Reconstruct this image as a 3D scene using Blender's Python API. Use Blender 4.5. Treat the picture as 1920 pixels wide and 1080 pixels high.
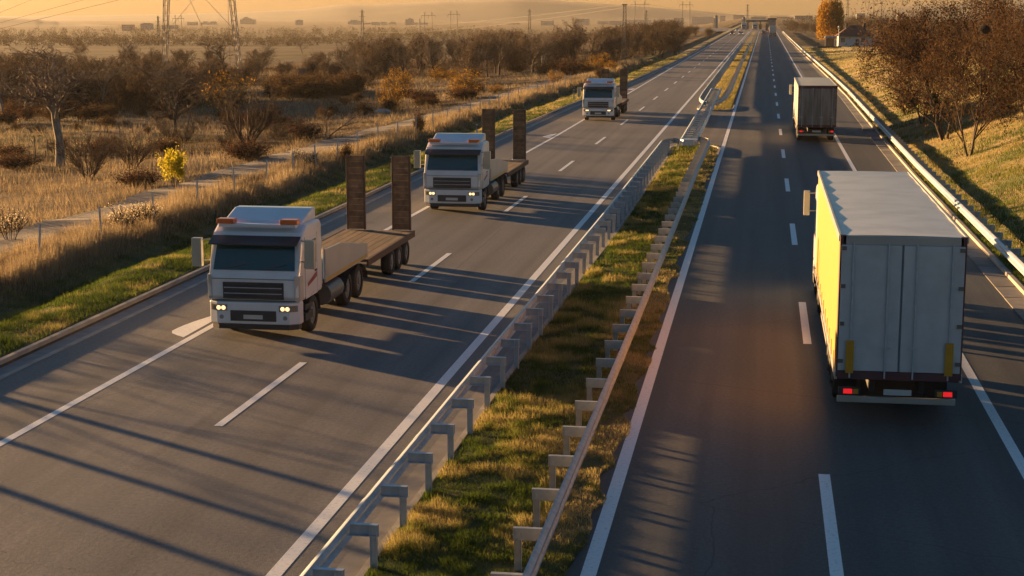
import bpy, math, random
import numpy as np
from mathutils import Vector, Matrix

for _o in list(bpy.data.objects):
    bpy.data.objects.remove(_o)
SC = bpy.context.scene
COL = SC.collection

# ------------------------------------------------------------------ camera
FPX, VX, VY, CAMH = 3003.0, 1435.0, 24.0, 8.44          # focal length in photo pixels, vanishing point, eye height
PIT = math.atan((540 - VY) / FPX)
YAW = math.atan((VX - 960) / FPX * math.cos(PIT))
_F0 = Vector((-math.sin(YAW), math.cos(YAW), 0)); RGT = Vector((math.cos(YAW), math.sin(YAW), 0)); _U0 = Vector((0, 0, 1))
FWD = _F0 * math.cos(PIT) - _U0 * math.sin(PIT); UPV = _U0 * math.cos(PIT) + _F0 * math.sin(PIT)
CAM = Vector((0, 0, CAMH))
cam = bpy.data.cameras.new('camera'); cam.sensor_width = 36; cam.lens = FPX / 1920 * 36
cam.clip_start = 0.5; cam.clip_end = 20000
camo = bpy.data.objects.new('camera', cam); COL.objects.link(camo)
camo.matrix_world = Matrix.Translation(CAM) @ Matrix((RGT, UPV, -FWD)).transposed().to_4x4()
SC.camera = camo

# ------------------------------------------------------------------ sky, sun, exposure
SUN_AZ, SUN_EL = -58.0, 4.7                              # degrees from the road direction (left is negative), elevation
w = bpy.data.worlds.new('World'); SC.world = w; w.use_nodes = True
_nt = w.node_tree
_sky = _nt.nodes.new('ShaderNodeTexSky'); _sky.sky_type = 'NISHITA'; _sky.sun_disc = False
_sky.sun_elevation = math.radians(SUN_EL); _sky.sun_rotation = math.radians(SUN_AZ)
_sky.altitude = 150; _sky.air_density = 1.45; _sky.dust_density = 1.2; _sky.ozone_density = 4.2
_nt.links.new(_sky.outputs[0], _nt.nodes['Background'].inputs[0])
_nt.nodes['Background'].inputs[1].default_value = 0.05
sun = bpy.data.lights.new('sun', 'SUN'); sun.energy = 5.0; sun.angle = math.radians(0.5); sun.color = (1.0, 0.58, 0.24)
suno = bpy.data.objects.new('sun', sun); COL.objects.link(suno)
_sd = Vector((math.sin(math.radians(SUN_AZ)) * math.cos(math.radians(SUN_EL)), math.cos(math.radians(SUN_AZ)) * math.cos(math.radians(SUN_EL)), math.sin(math.radians(SUN_EL))))
suno.rotation_euler = (-_sd).to_track_quat('-Z', 'Y').to_euler(); suno.location = (-60, 40, 60)
SC.view_settings.view_transform = 'Standard'; SC.view_settings.look = 'None'
SC.view_settings.exposure = 2.05; SC.view_settings.gamma = 1.0; SC.view_settings.use_curve_mapping = False
SC.render.engine = 'CYCLES'
SC.cycles.max_bounces = 5; SC.cycles.diffuse_bounces = 2; SC.cycles.glossy_bounces = 2; SC.cycles.transmission_bounces = 3
SC.cycles.volume_bounces = 0; SC.cycles.caustics_reflective = False; SC.cycles.caustics_refractive = False
SC.cycles.use_denoising = True

# ------------------------------------------------------------------ materials
def _new(name):
    m = bpy.data.materials.new(name); m.use_nodes = True
    nt = m.node_tree
    return m, nt, nt.nodes['Principled BSDF']

def _mix(nt, fac, a, b):
    n = nt.nodes.new('ShaderNodeMix'); n.data_type = 'RGBA'
    for sock, v in ((n.inputs['Factor'], fac), (n.inputs['A'], a), (n.inputs['B'], b)):
        if hasattr(v, 'is_linked') or isinstance(v, bpy.types.NodeSocket): nt.links.new(v, sock)
        elif isinstance(v, (int, float)): sock.default_value = v
        else: sock.default_value = (*v, 1)
    return n.outputs['Result']

def _ramp(nt, src, lo, hi):
    n = nt.nodes.new('ShaderNodeMapRange'); nt.links.new(src, n.inputs[0])
    n.inputs[1].default_value = lo; n.inputs[2].default_value = hi
    return n.outputs[0]

def _noise(nt, scale, detail=4, vec=None, stretch=None, rough=.55):
    n = nt.nodes.new('ShaderNodeTexNoise'); n.inputs['Scale'].default_value = scale; n.inputs['Detail'].default_value = detail
    n.inputs['Roughness'].default_value = rough
    if vec is not None:
        if stretch:
            mp = nt.nodes.new('ShaderNodeMapping'); mp.inputs['Scale'].default_value = stretch
            nt.links.new(vec, mp.inputs['Vector']); vec = mp.outputs[0]
        nt.links.new(vec, n.inputs['Vector'])
    return n.outputs['Fac']

def _bump(nt, bs, h, strength, dist=.02):
    b = nt.nodes.new('ShaderNodeBump'); b.inputs['Strength'].default_value = strength; b.inputs['Distance'].default_value = dist
    nt.links.new(h, b.inputs['Height']); nt.links.new(b.outputs[0], bs.inputs['Normal'])

def pos(nt): return nt.nodes.new('ShaderNodeNewGeometry').outputs['Position']
def objc(nt): return nt.nodes.new('ShaderNodeTexCoord').outputs['Object']

def M(name, col, rough=.6, metal=0, col2=None, scale=3, bump=0, stretch=None, lo=.35, hi=.7, coat=0, world=False, rnd=0):
    m, nt, bs = _new(name)
    v = pos(nt) if world else objc(nt)
    c2 = col2 if col2 else tuple(c * .72 for c in col)
    nz = _noise(nt, scale, 5, v, stretch)
    c = _mix(nt, _ramp(nt, nz, lo, hi), col, c2)
    if rnd:
        oi = nt.nodes.new('ShaderNodeObjectInfo')
        h = nt.nodes.new('ShaderNodeHueSaturation'); nt.links.new(c, h.inputs['Color'])
        nt.links.new(_rng(nt, oi.outputs['Random'], 1 - rnd, 1 + rnd), h.inputs['Value']); c = h.outputs[0]
    nt.links.new(c, bs.inputs['Base Color'])
    bs.inputs['Roughness'].default_value = rough; bs.inputs['Metallic'].default_value = metal
    if coat: bs.inputs['Coat Weight'].default_value = coat
    if bump: _bump(nt, bs, nz, bump)
    return m

def _rng(nt, src, lo, hi):
    n = nt.nodes.new('ShaderNodeMapRange'); nt.links.new(src, n.inputs[0])
    n.inputs[3].default_value = lo; n.inputs[4].default_value = hi
    return n.outputs[0]

def leafmat(name, cols, trans=.35, attr=None):
    """foliage / blades: colour per leaf (random per island, or the blade's own tone), some light passes through"""
    m, nt, bs = _new(name)
    nt.nodes.remove(bs)
    out = nt.nodes['Material Output']
    g = nt.nodes.new('ShaderNodeNewGeometry')
    rp = nt.nodes.new('ShaderNodeValToRGB'); cr = rp.color_ramp
    while len(cr.elements) < len(cols): cr.elements.new(.5)
    for i, c in enumerate(cols):
        cr.elements[i].position = i / max(1, len(cols) - 1); cr.elements[i].color = (*c, 1)
    if attr:
        a = nt.nodes.new('ShaderNodeAttribute'); a.attribute_name = attr
        nt.links.new(a.outputs['Fac'], rp.inputs[0])
    else:
        nt.links.new(g.outputs['Random Per Island'], rp.inputs[0])
    d = nt.nodes.new('ShaderNodeBsdfDiffuse'); t = nt.nodes.new('ShaderNodeBsdfTranslucent'); mx = nt.nodes.new('ShaderNodeMixShader')
    nt.links.new(rp.outputs[0], d.inputs[0]); nt.links.new(rp.outputs[0], t.inputs[0])
    mx.inputs[0].default_value = trans
    nt.links.new(d.outputs[0], mx.inputs[1]); nt.links.new(t.outputs[0], mx.inputs[2]); nt.links.new(mx.outputs[0], out.inputs[0])
    return m

def emis(name, col, s):
    m, nt, bs = _new(name)
    bs.inputs['Base Color'].default_value = (*col, 1); bs.inputs['Emission Color'].default_value = (*col, 1); bs.inputs['Emission Strength'].default_value = s
    return m

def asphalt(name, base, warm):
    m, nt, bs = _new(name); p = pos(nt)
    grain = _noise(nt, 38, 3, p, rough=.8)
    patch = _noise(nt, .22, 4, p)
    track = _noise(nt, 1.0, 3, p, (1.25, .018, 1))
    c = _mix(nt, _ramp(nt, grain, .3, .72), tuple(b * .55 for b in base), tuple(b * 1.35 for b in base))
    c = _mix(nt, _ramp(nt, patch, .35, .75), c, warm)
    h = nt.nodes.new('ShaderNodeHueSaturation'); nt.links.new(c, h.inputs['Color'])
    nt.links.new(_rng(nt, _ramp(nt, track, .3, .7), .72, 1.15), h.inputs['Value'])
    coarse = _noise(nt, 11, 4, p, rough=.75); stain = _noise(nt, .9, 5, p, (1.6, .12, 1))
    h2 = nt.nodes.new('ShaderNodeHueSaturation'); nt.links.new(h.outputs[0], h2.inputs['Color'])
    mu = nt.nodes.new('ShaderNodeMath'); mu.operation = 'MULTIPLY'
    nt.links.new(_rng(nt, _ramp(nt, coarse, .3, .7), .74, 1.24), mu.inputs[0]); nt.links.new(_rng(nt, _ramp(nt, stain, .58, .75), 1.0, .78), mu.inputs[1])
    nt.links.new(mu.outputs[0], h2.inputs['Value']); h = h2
    # thin transverse and lengthwise cracks
    vor = nt.nodes.new('ShaderNodeTexVoronoi'); vor.feature = 'DISTANCE_TO_EDGE'; vor.inputs['Scale'].default_value = .11
    wob = _noise(nt, .8, 5, p); add = nt.nodes.new('ShaderNodeVectorMath'); add.operation = 'SCALE'
    nt.links.new(p, add.inputs[0]); add.inputs['Scale'].default_value = 1
    ad2 = nt.nodes.new('ShaderNodeVectorMath'); ad2.operation = 'ADD'; nt.links.new(add.outputs[0], ad2.inputs[0]); nt.links.new(wob, ad2.inputs[1])
    nt.links.new(ad2.outputs[0], vor.inputs['Vector'])
    crack = _ramp(nt, vor.outputs['Distance'], .0004, .0022)
    cc = _mix(nt, crack, tuple(b * .62 for b in base), h.outputs[0])
    nt.links.new(cc, bs.inputs['Base Color'])
    nt.links.new(_rng(nt, patch, .62, .8), bs.inputs['Roughness']); bs.inputs['Specular IOR Level'].default_value = .3
    _bump(nt, bs, coarse, .4, .012)
    return m

MAT = {}
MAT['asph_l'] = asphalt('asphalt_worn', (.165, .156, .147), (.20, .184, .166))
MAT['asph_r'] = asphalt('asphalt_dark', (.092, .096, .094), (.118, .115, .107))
MAT['paint'] = M('road_paint', (.82, .82, .80), .6, col2=(.48, .465, .44), scale=14, world=True, lo=.54, hi=.78)
MAT['concrete'] = M('concrete', (.40, .36, .31), .85, col2=(.26, .235, .2), scale=1.6, bump=.2, world=True)
MAT['slab'] = M('gutter_concrete', (.21, .195, .18), .85, col2=(.145, .135, .125), scale=2.5, bump=.2, world=True, rnd=.28)
MAT['steel'] = M('galvanised_steel', (.52, .59, .66), .42, .3, col2=(.38, .44, .50), scale=7, lo=.3, hi=.75)
MAT['steel_old'] = M('weathered_steel', (.58, .56, .53), .5, .3, col2=(.40, .38, .35), scale=6, lo=.3, hi=.7)
MAT['bark'] = M('bark', (.10, .075, .055), .95, col2=(.05, .037, .027), scale=9, bump=.4, stretch=(1, 1, .3))
MAT['bark_pale'] = M('pale_bark', (.32, .26, .20), .95, col2=(.11, .085, .06), scale=9, bump=.4, stretch=(1, 1, .3))
MAT['twig'] = M('twigs', (.105, .07, .045), .95, col2=(.055, .036, .024), scale=2)
MAT['twig_grey'] = M('grey_twigs', (.22, .17, .125), .95, col2=(.075, .055, .04), scale=2)
MAT['twig_red'] = M('red_twigs', (.11, .06, .038), .95, col2=(.055, .03, .02), scale=2)
MAT['wood'] = M('old_timber', (.17, .115, .075), .9, col2=(.09, .06, .04), scale=6, stretch=(1, 1, .15))
MAT['leaf_brown'] = leafmat('brown_leaves', [(.032, .018, .010), (.07, .039, .018), (.12, .066, .028), (.18, .10, .042)], .3)
MAT['leaf_gold'] = leafmat('golden_leaves', [(.15, .075, .012), (.30, .16, .022), (.42, .25, .03)], .45)
MAT['leaf_yellow'] = leafmat('yellow_leaves', [(.36, .30, .02), (.55, .46, .03), (.62, .55, .06)], .45)
MAT['leaf_rust'] = leafmat('rust_leaves', [(.05, .027, .016), (.095, .05, .027), (.15, .082, .04)], .3)
MAT['leaf_willow'] = leafmat('willow_leaves', [(.22, .11, .015), (.38, .20, .025), (.46, .28, .04)], .45)
MAT['leaf_dark'] = leafmat('dark_scrub_leaves', [(.04, .027, .015), (.085, .055, .028), (.13, .08, .036), (.18, .10, .04)], .3)
MAT['leaf_far'] = leafmat('far_wood_leaves', [(.05, .042, .03), (.085, .065, .04), (.12, .085, .05)], .25)
MAT['seed'] = leafmat('pale_seed_heads', [(.45, .36, .22), (.62, .53, .36), (.70, .62, .46)], .5)
MAT['stem'] = leafmat('scrub_stems', [(.035, .022, .014), (.075, .047, .028), (.13, .082, .045), (.20, .14, .085)], .2, 'tone')
MAT['blade'] = leafmat('grass_blades', [(.05, .08, .016), (.10, .14, .028), (.22, .21, .06), (.40, .32, .13), (.50, .40, .21)], .45, 'tone')
MAT['meadow'] = leafmat('meadow_blades', [(.04, .034, .018), (.08, .06, .034), (.15, .112, .066), (.27, .21, .13), (.42, .335, .215)], .4, 'tone')
MAT['pylon'] = M('dull_pylon_steel', (.13, .12, .11), .8)

def ground_mat():
    m, nt, bs = _new('field_ground'); p = pos(nt)
    big = _noise(nt, .02, 5, p); mid = _noise(nt, .3, 5, p); fine = _noise(nt, 6, 4, p)
    strip = _noise(nt, 1.0, 3, p, (.0035, .018, 1))
    dry = _mix(nt, _ramp(nt, mid, .35, .68), (.19, .135, .08), (.11, .078, .048))
    grn = _mix(nt, _ramp(nt, mid, .3, .7), (.07, .085, .022), (.13, .12, .035))
    c = _mix(nt, _ramp(nt, big, .53, .66), dry, grn)
    c = _mix(nt, _ramp(nt, strip, .52, .60), c, (.10, .07, .045))
    c = _mix(nt, _ramp(nt, strip, .64, .68), c, (.30, .20, .09))
    h = nt.nodes.new('ShaderNodeHueSaturation'); nt.links.new(c, h.inputs['Color'])
    nt.links.new(_rng(nt, fine, .6, 1.35), h.inputs['Value'])
    nt.links.new(h.outputs[0], bs.inputs['Base Color']); bs.inputs['Roughness'].default_value = 1; bs.inputs['Specular IOR Level'].default_value = .1
    _bump(nt, bs, fine, .8, .08)
    return m
MAT['ground'] = ground_mat()
MAT['turf'] = M('short_turf', (.06, .068, .02), 1, col2=(.13, .095, .04), scale=1.1, bump=.8, world=True, lo=.35, hi=.62)
MAT['turf_dry'] = M('dry_slope_turf', (.12, .125, .032), 1, col2=(.29, .21, .09), scale=.35, bump=.8, world=True, lo=.38, hi=.56)
MAT['dirt'] = M('dirt_track', (.24, .20, .165), 1, col2=(.16, .13, .10), scale=1.2, bump=.5, world=True)
MAT['hill'] = M('hill_scrub', (.09, .085, .05), 1, col2=(.14, .12, .07), scale=.004, world=True)

# ------------------------------------------------------------------ mesh helpers
class MB:
    def __init__(s): s.v = []; s.f = []; s.m = []; s.sm = []
    def add(s, vs, fs, mi=0, smooth=False):
        o = len(s.v); s.v += [tuple(p) for p in vs]
        for f in fs: s.f.append([i + o for i in f]); s.m.append(mi); s.sm.append(smooth)
        return s
    def box(s, x0, x1, y0, y1, z0, z1, mi=0):
        return s.add([(x0, y0, z0), (x1, y0, z0), (x1, y1, z0), (x0, y1, z0), (x0, y0, z1), (x1, y0, z1), (x1, y1, z1), (x0, y1, z1)],
                     [(3, 2, 1, 0), (4, 5, 6, 7), (0, 1, 5, 4), (1, 2, 6, 5), (2, 3, 7, 6), (3, 0, 4, 7)], mi)
    def quad(s, a, b, c, d, mi=0): return s.add([a, b, c, d], [(0, 1, 2, 3)], mi)
    def prismx(s, prof, x0, x1, mi=0):
        """closed (y, z) profile pushed along X"""
        n = len(prof)
        vs = [(x0, y, z) for y, z in prof] + [(x1, y, z) for y, z in prof]
        fs = [tuple(range(n)), tuple(range(2 * n - 1, n - 1, -1))] + [(i, n + i, n + (i + 1) % n, (i + 1) % n) for i in range(n)]
        return s.add(vs, fs, mi)
    def prismz(s, prof, z0, z1, mi=0):
        n = len(prof)
        vs = [(x, y, z0) for x, y in prof] + [(x, y, z1) for x, y in prof]
        fs = [tuple(range(n - 1, -1, -1)), tuple(range(n, 2 * n))] + [(i, (i + 1) % n, n + (i + 1) % n, n + i) for i in range(n)]
        return s.add(vs, fs, mi)
    def tube(s, a, b, r0, r1=None, n=6, mi=0, smooth=True):
        a = Vector(a); b = Vector(b); r1 = r0 if r1 is None else r1
        d = (b - a).normalized(); u = d.orthogonal().normalized(); q = d.cross(u)
        vs = []
        for c, r in ((a, r0), (b, r1)):
            vs += [c + (u * math.cos(2 * math.pi * i / n) + q * math.sin(2 * math.pi * i / n)) * r for i in range(n)]
        s.add(vs, [(i, (i + 1) % n, n + (i + 1) % n, n + i) for i in range(n)], mi, smooth)
        return s.add(vs, [tuple(range(n - 1, -1, -1)), tuple(range(n, 2 * n))], mi)
    def sphere(s, c, r, n=8, k=6, mi=0, sz=1):
        vs = [(c[0], c[1], c[2] - r * sz)]
        for j in range(1, k):
            a = math.pi * j / k - math.pi / 2
            vs += [(c[0] + r * math.cos(a) * math.cos(2 * math.pi * i / n), c[1] + r * math.cos(a) * math.sin(2 * math.pi * i / n), c[2] + r * sz * math.sin(a)) for i in range(n)]
        vs.append((c[0], c[1], c[2] + r * sz)); t = len(vs) - 1
        fs = [(0, 1 + (i + 1) % n, 1 + i) for i in range(n)] + [(t, t - n + i, t - n + (i + 1) % n) for i in range(n)]
        for j in range(k - 2):
            fs += [(1 + j * n + i, 1 + j * n + (i + 1) % n, 1 + (j + 1) * n + (i + 1) % n, 1 + (j + 1) * n + i) for i in range(n)]
        return s.add(vs, fs, mi, True)
    def mesh(s, name, mats):
        me = bpy.data.meshes.new(name); me.from_pydata(s.v, [], s.f)
        for m in (mats if isinstance(mats, (list, tuple)) else [mats]): me.materials.append(MAT[m] if isinstance(m, str) else m)
        me.polygons.foreach_set('material_index', s.m); me.polygons.foreach_set('use_smooth', s.sm)
        me.update(); return me
    def build(s, name, mats, parent=None, bevel=0, loc=None):
        o = link(name, s.mesh(name, mats), parent)
        if bevel:
            b = o.modifiers.new('bevel', 'BEVEL'); b.width = bevel; b.segments = 2; b.limit_method = 'ANGLE'; b.angle_limit = math.radians(35)
        if loc: o.location = loc
        return o

def link(name, data, parent=None, loc=None):
    o = bpy.data.objects.new(name, data); COL.objects.link(o)
    if parent is not None: o.parent = parent
    if loc is not None: o.location = loc
    return o

def tag(o, label=None, cat=None, group=None, kind=None):
    if label: o['label'] = label
    if cat: o['category'] = cat
    if group: o['group'] = group
    if kind: o['kind'] = kind
    return o

def thing(name, label, cat, loc=(0, 0, 0), rz=0, group=None):
    o = link(name, None, None, loc); o.rotation_euler = (0, 0, rz); o.empty_display_size = .5
    return tag(o, label, cat, group)

def copy_tree(o, parent=None):
    c = o.copy(); COL.objects.link(c); c.parent = parent
    for ch in [k for k in o.children]: copy_tree(ch, c)
    return c

def tri_mesh(name, V, F, mat, tone=None):
    """fast numpy mesh of triangles or quads"""
    V = np.asarray(V, np.float32); F = np.asarray(F, np.int32); k = F.shape[1]
    me = bpy.data.meshes.new(name)
    me.vertices.add(len(V)); me.loops.add(F.size); me.polygons.add(len(F))
    me.vertices.foreach_set('co', V.ravel()); me.loops.foreach_set('vertex_index', F.ravel())
    me.polygons.foreach_set('loop_start', np.arange(0, F.size, k, dtype=np.int32))
    me.update(calc_edges=True)
    if tone is not None:
        a = me.attributes.new('tone', 'FLOAT', 'POINT'); a.data.foreach_set('value', np.asarray(tone, np.float32))
    for m in (mat if isinstance(mat, (list, tuple)) else [mat]): me.materials.append(MAT[m])
    return me

def vnoise(x, y, seed=0):
    x = np.asarray(x, float); y = np.asarray(y, float)
    xi = np.floor(x); yi = np.floor(y); fx = x - xi; fy = y - yi
    fx = fx * fx * (3 - 2 * fx); fy = fy * fy * (3 - 2 * fy)
    def h(a, b):
        n = np.sin(a * 127.1 + b * 311.7 + seed * 74.7) * 43758.5453
        return n - np.floor(n)
    return (h(xi, yi) * (1 - fx) + h(xi + 1, yi) * fx) * (1 - fy) + (h(xi, yi + 1) * (1 - fx) + h(xi + 1, yi + 1) * fx) * fy

def sstep(x, a, b):
    t = np.clip((x - a) / (b - a), 0, 1); return t * t * (3 - 2 * t)

# ------------------------------------------------------------------ shape of the land
def XL(Y): return np.interp(Y, [0, 110, 144, 203, 320, 900], [-18.1, -18.0, -17.6, -16.2, -15.0, -15.0])     # back of left kerb
def XR(Y): return np.interp(Y, [0, 50, 85, 120, 167, 210, 355, 590, 900], [8.1, 8.08, 8.0, 8.18, 8.5, 8.5, 8.0, 7.6, 7.6])   # back of right kerb
def EDGE_L(Y): return np.interp(Y, [0, 29, 42, 110, 900], [-14.8, -14.8, -14.72, -14.15, -14.15])
def DASH_L(Y): return np.interp(Y, [0, 31, 110, 900], [-10.98, -10.98, -10.68, -10.68])

def terr(X, Y):
    X = np.asarray(X, float); Y = np.asarray(Y, float)
    tl = XL(Y) - .1 - X; tr = X - XR(Y) - .02
    zl = np.interp(tl, [0, 1.8, 2.6, 3.9, 5.4, 6.5, 7.3, 9.3, 13, 16, 30, 60, 150, 400], [.1, .06, -.05, -.85, -1.0, -.5, -.42, -.7, -.75, -1.1, -2., -2.4, -3, -3])
    zl = zl + (vnoise(X * .35, Y * .35, 3) - .5) * .28 * sstep(tl, .3, 3) + (vnoise(X * .06, Y * .06, 4) - .5) * .7 * sstep(tl, 14, 30)
    zl = zl - np.clip((Y - 120) * .011, 0, 13) * sstep(tl, 12, 130)
    hr = np.interp(Y, [0, 120, 200, 330, 420], [3.6, 3.3, 2.5, .6, .02])
    zr = .08 + hr * np.interp(tr, [0, .5, 3, 8, 14], [0, 0, .26, .85, 1]) + (vnoise(X * .4, Y * .4, 5) - .5) * .22 * sstep(tr, .6, 2.5)
    zr = zr - np.clip((Y - 420) * .003, 0, 6) * sstep(tr, 20, 120)
    return np.where(tl > 0, zl, np.where(tr > 0, zr, -.08))

def ray(px, py): return FWD + RGT * ((px - 960) / FPX) + UPV * ((540 - py) / FPX)
def at(px, py):
    """point of the land seen at a photo pixel"""
    d = ray(px, py); T = 15 * 1.012 ** np.arange(520)
    z = CAMH + d.z * T; g = terr(d.x * T, d.y * T)
    i = int(np.argmax(z < g)) if (z < g).any() else len(T) - 1
    a, b = T[max(i - 1, 0)], T[i]
    for _ in range(18):
        c = (a + b) / 2
        if CAMH + d.z * c < float(terr(d.x * c, d.y * c)): b = c
        else: a = c
    return Vector((d.x * b, d.y * b, float(terr(d.x * b, d.y * b))))
def ptd(px, py, Y):
    d = ray(px, py); t = Y / d.y
    return Vector((d.x * t, Y, CAMH + d.z * t))
def ground(x, y): return float(terr(x, y))

def struct(o): return tag(o, kind='structure')

# one sheet of land out to the hills
_xs = np.concatenate([-np.geomspace(60, 4300, 60)[::-1], np.arange(-59, -27, 1.2), np.arange(-27, -14, .4), np.arange(-13, 7.5, 3.0), np.arange(7.6, 26, .5), np.geomspace(26.5, 4300, 55)])
_ys = np.concatenate([np.arange(4, 130, 1.0), np.geomspace(131, 7400, 190)])
GX, GY = np.meshgrid(_xs, _ys)
GZ = terr(GX, GY)
V = np.stack([GX.ravel(), GY.ravel(), GZ.ravel()], 1); nx, ny = len(_xs), len(_ys)
ii = (np.arange(ny - 1)[:, None] * nx + np.arange(nx - 1)[None, :]).ravel()
F = np.stack([ii, ii + 1, ii + nx + 1, ii + nx], 1)
me = tri_mesh('ground', V, F, ['ground', 'turf', 'turf_dry'])
cx = GX[:-1, :-1] + .2; cy = GY[:-1, :-1]
tl = (XL(cy) - cx); tr = cx - XR(cy)
mi = np.where((tl < 6.2), 1, 0) * (tl > 0) + np.where((tr > 0) & (tr < 26) & (cy < 420), 2, 0)
me.polygons.foreach_set('material_index', mi.astype(np.int32).ravel()); me.polygons.foreach_set('use_smooth', np.ones(len(F), bool))
struct(link('ground', me))

# ------------------------------------------------------------------ roads, kerbs, markings
YS = np.concatenate([np.arange(8, 340, 4.0), np.arange(340, 861, 20.0)])
def strip(name, x0, x1, z, mat, ys=YS, parent=None, thick=0):
    m = MB(); g = lambda f, y: float(f(y)) if callable(f) else f
    n = len(ys); vs = []
    for y in ys: vs += [(g(x0, y), y, z), (g(x1, y), y, z)]
    m.add(vs, [(2 * i, 2 * i + 1, 2 * i + 3, 2 * i + 2) for i in range(n - 1)])
    if thick:
        for y in ys: m.v += [(g(x0, y), y, z - thick), (g(x1, y), y, z - thick)]
        o = 2 * n
        for i in range(n - 1):
            m.f += [[2 * i, 2 * i + 2, o + 2 * i + 2, o + 2 * i], [2 * i + 1, o + 2 * i + 1, o + 2 * i + 3, 2 * i + 3]]; m.m += [0, 0]; m.sm += [False, False]
        m.f += [[0, o, o + 1, 1], [2 * n - 2, 2 * n - 1, o + 2 * n - 1, o + 2 * n - 2]]; m.m += [0, 0]; m.sm += [False, False]
    return m.build(name, mat, parent)

MEDL = lambda y: float(np.interp(y, [0, 48, 62, 900], [-6.02, -5.75, -5.55, -5.55]))
MEDR = -2.72
road_l = struct(strip('left_carriageway', XL, lambda y: MEDL(y) + .02, 0, 'asph_l'))
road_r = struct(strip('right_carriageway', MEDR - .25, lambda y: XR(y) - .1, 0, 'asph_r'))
cross = struct(strip('median_crossing', -6.2, -2.6, .004, 'asph_l', np.arange(96, 148, 4.0)))
plaza = struct(MB().quad((-34, 752, .006), (34, 752, .006), (42, 930, .006), (-42, 930, .006)).build('toll_plaza_pavement', 'asph_l'))
layby = struct(MB().add([(8.6, 452, .012), (15, 425, .012), (18.5, 432, .012), (19.5, 520, .012), (16, 640, .012), (9, 690, .012)], [(0, 1, 2, 3, 4, 5)]).build('rest_area_pavement', 'asph_l'))

def edge_line(parent, f, wdt, ys=YS, z=.004):
    g = (lambda y: float(f(y))) if callable(f) else (lambda y: f)
    return strip('edge_line', lambda y: g(y) - wdt / 2, lambda y: g(y) + wdt / 2, z, 'paint', ys, parent)
edge_line(road_l, EDGE_L, .2, np.arange(8, 751, 4.0)); edge_line(road_l, -7.17, .24, np.arange(8, 751, 4.0))
edge_line(road_r, -2.44, .24, np.arange(8, 751, 4.0), .006); edge_line(road_r, 5.02, .22, np.arange(8, 751, 4.0))
far = MB()
def dashes(parent, f, y0, period, ln, wd):
    y = y0; base = None; farm = MB()
    while y < 745:
        x = float(f(y + ln / 2)) if callable(f) else f
        x0 = float(f(y)) if callable(f) else f; x1 = float(f(y + ln)) if callable(f) else f
        m = MB().quad((x0 - wd / 2 - x, -ln / 2, 0), (x0 + wd / 2 - x, -ln / 2, 0), (x1 + wd / 2 - x, ln / 2, 0), (x1 - wd / 2 - x, ln / 2, 0))
        if y < 330: m.build('lane_dash', 'paint', parent, loc=(x, y + ln / 2, .0045))
        else: farm.quad((x - wd / 2, y, .0045), (x + wd / 2, y, .0045), (x + wd / 2, y + ln, .0045), (x - wd / 2, y + ln, .0045))
        y += period
    tag(farm.build('distant_lane_dashes', 'paint', parent), kind='stuff')
dashes(road_l, DASH_L, 30.9 - 18.3, 18.3, 6.2, .19)
dashes(road_r, 1.30, 23.1 - 18.15, 18.15, 6.15, .21)
# half-moon distance marks on the left hard shoulder
for y in (41.6, 111, 181, 251, 321):
    e = float(EDGE_L(y)); m = MB()
    pr = [(e - .22, y - 2.0)] + [(e - .22 - .62 * math.sin(math.pi * min(1, t * 1.25) / 2 if t < .8 else math.pi / 2 * (1 - t) / .2 * 1.0) * (1 if t < .8 else 1), y + 2.0 - 4.0 * t) for t in (0, .15, .3, .45, .6, .7, .8, .88, .95, 1)]
    m.add([(a, b, .0045) for a, b in pr], [tuple(range(len(pr)))]); m.build('half_moon_mark', 'paint', road_l)
m = MB()
for k in range(60):
    y = 150 + k * 2.0; m.quad((5.15, y, .0045), (5.5, y, .0045), (5.5, y + .35, .0045), (5.15, y + .35, .0045))
tag(m.build('edge_line_ticks', 'paint', road_r), kind='stuff')

# left kerb and its gutter, right gutter slabs and kerb
kerb_prof = lambda s: [(0, -.1), (0, .13), (.015 * s, .145), (.14 * s, .145), (.14 * s, -.1)]
def kerb(name, f, s, ys, mat='concrete', off=0):
    pr = kerb_prof(s); n = len(pr); m = MB(); vs = []
    for y in ys: vs += [(float(f(y)) + off + a, y, z) for a, z in pr]
    for i in range(len(ys) - 1): m.add([], [])
    m.add(vs, [(i * n + j, i * n + (j + 1) % n, (i + 1) * n + (j + 1) % n, (i + 1) * n + j) for i in range(len(ys) - 1) for j in range(n)] + [tuple(range(n))])
    return struct(m.build(name, mat))
kerb('left_kerb', XL, -1, np.arange(8, 420, 2.0))
struct(strip('left_gutter', lambda y: XL(y) + .02, lambda y: XL(y) + .5, .004, 'slab', np.arange(8, 300, 2.0)))
struct(strip('left_gutter_lip', lambda y: XL(y) + .5, lambda y: XL(y) + .66, .016, 'concrete', np.arange(8, 300, 2.0), thick=.03))
kerb('right_kerb', XR, 1, np.concatenate([np.arange(8, 420, 2.0), np.arange(420, 740, 20.)]), off=-.14)
gut = struct(strip('right_gutter', lambda y: XR(y) - .80, lambda y: XR(y) - .14, .004, 'slab', np.arange(8, 420, 4.0)))
me_s = MB().box(-.315, .315, -.97, .97, 0, .022).mesh('gutter_slab', 'slab')
rg = random.Random(4)
for k in range(72):
    y = 30 + k * 2.0
    o = link('gutter_slab', me_s, gut, (float(XR(y)) - .47, y, .006 + rg.uniform(0, .008)))
    o.rotation_euler = (rg.uniform(-.004, .004), rg.uniform(-.01, .01), math.atan2(float(XR(y)) - float(XR(y + 1)), 1))
m = MB().box(-.55, .5, -.45, .45, 0, .16); m.build('drain_inlet', 'concrete', gut, .02, (float(XR(119)) - .45, 119, 0))
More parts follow.
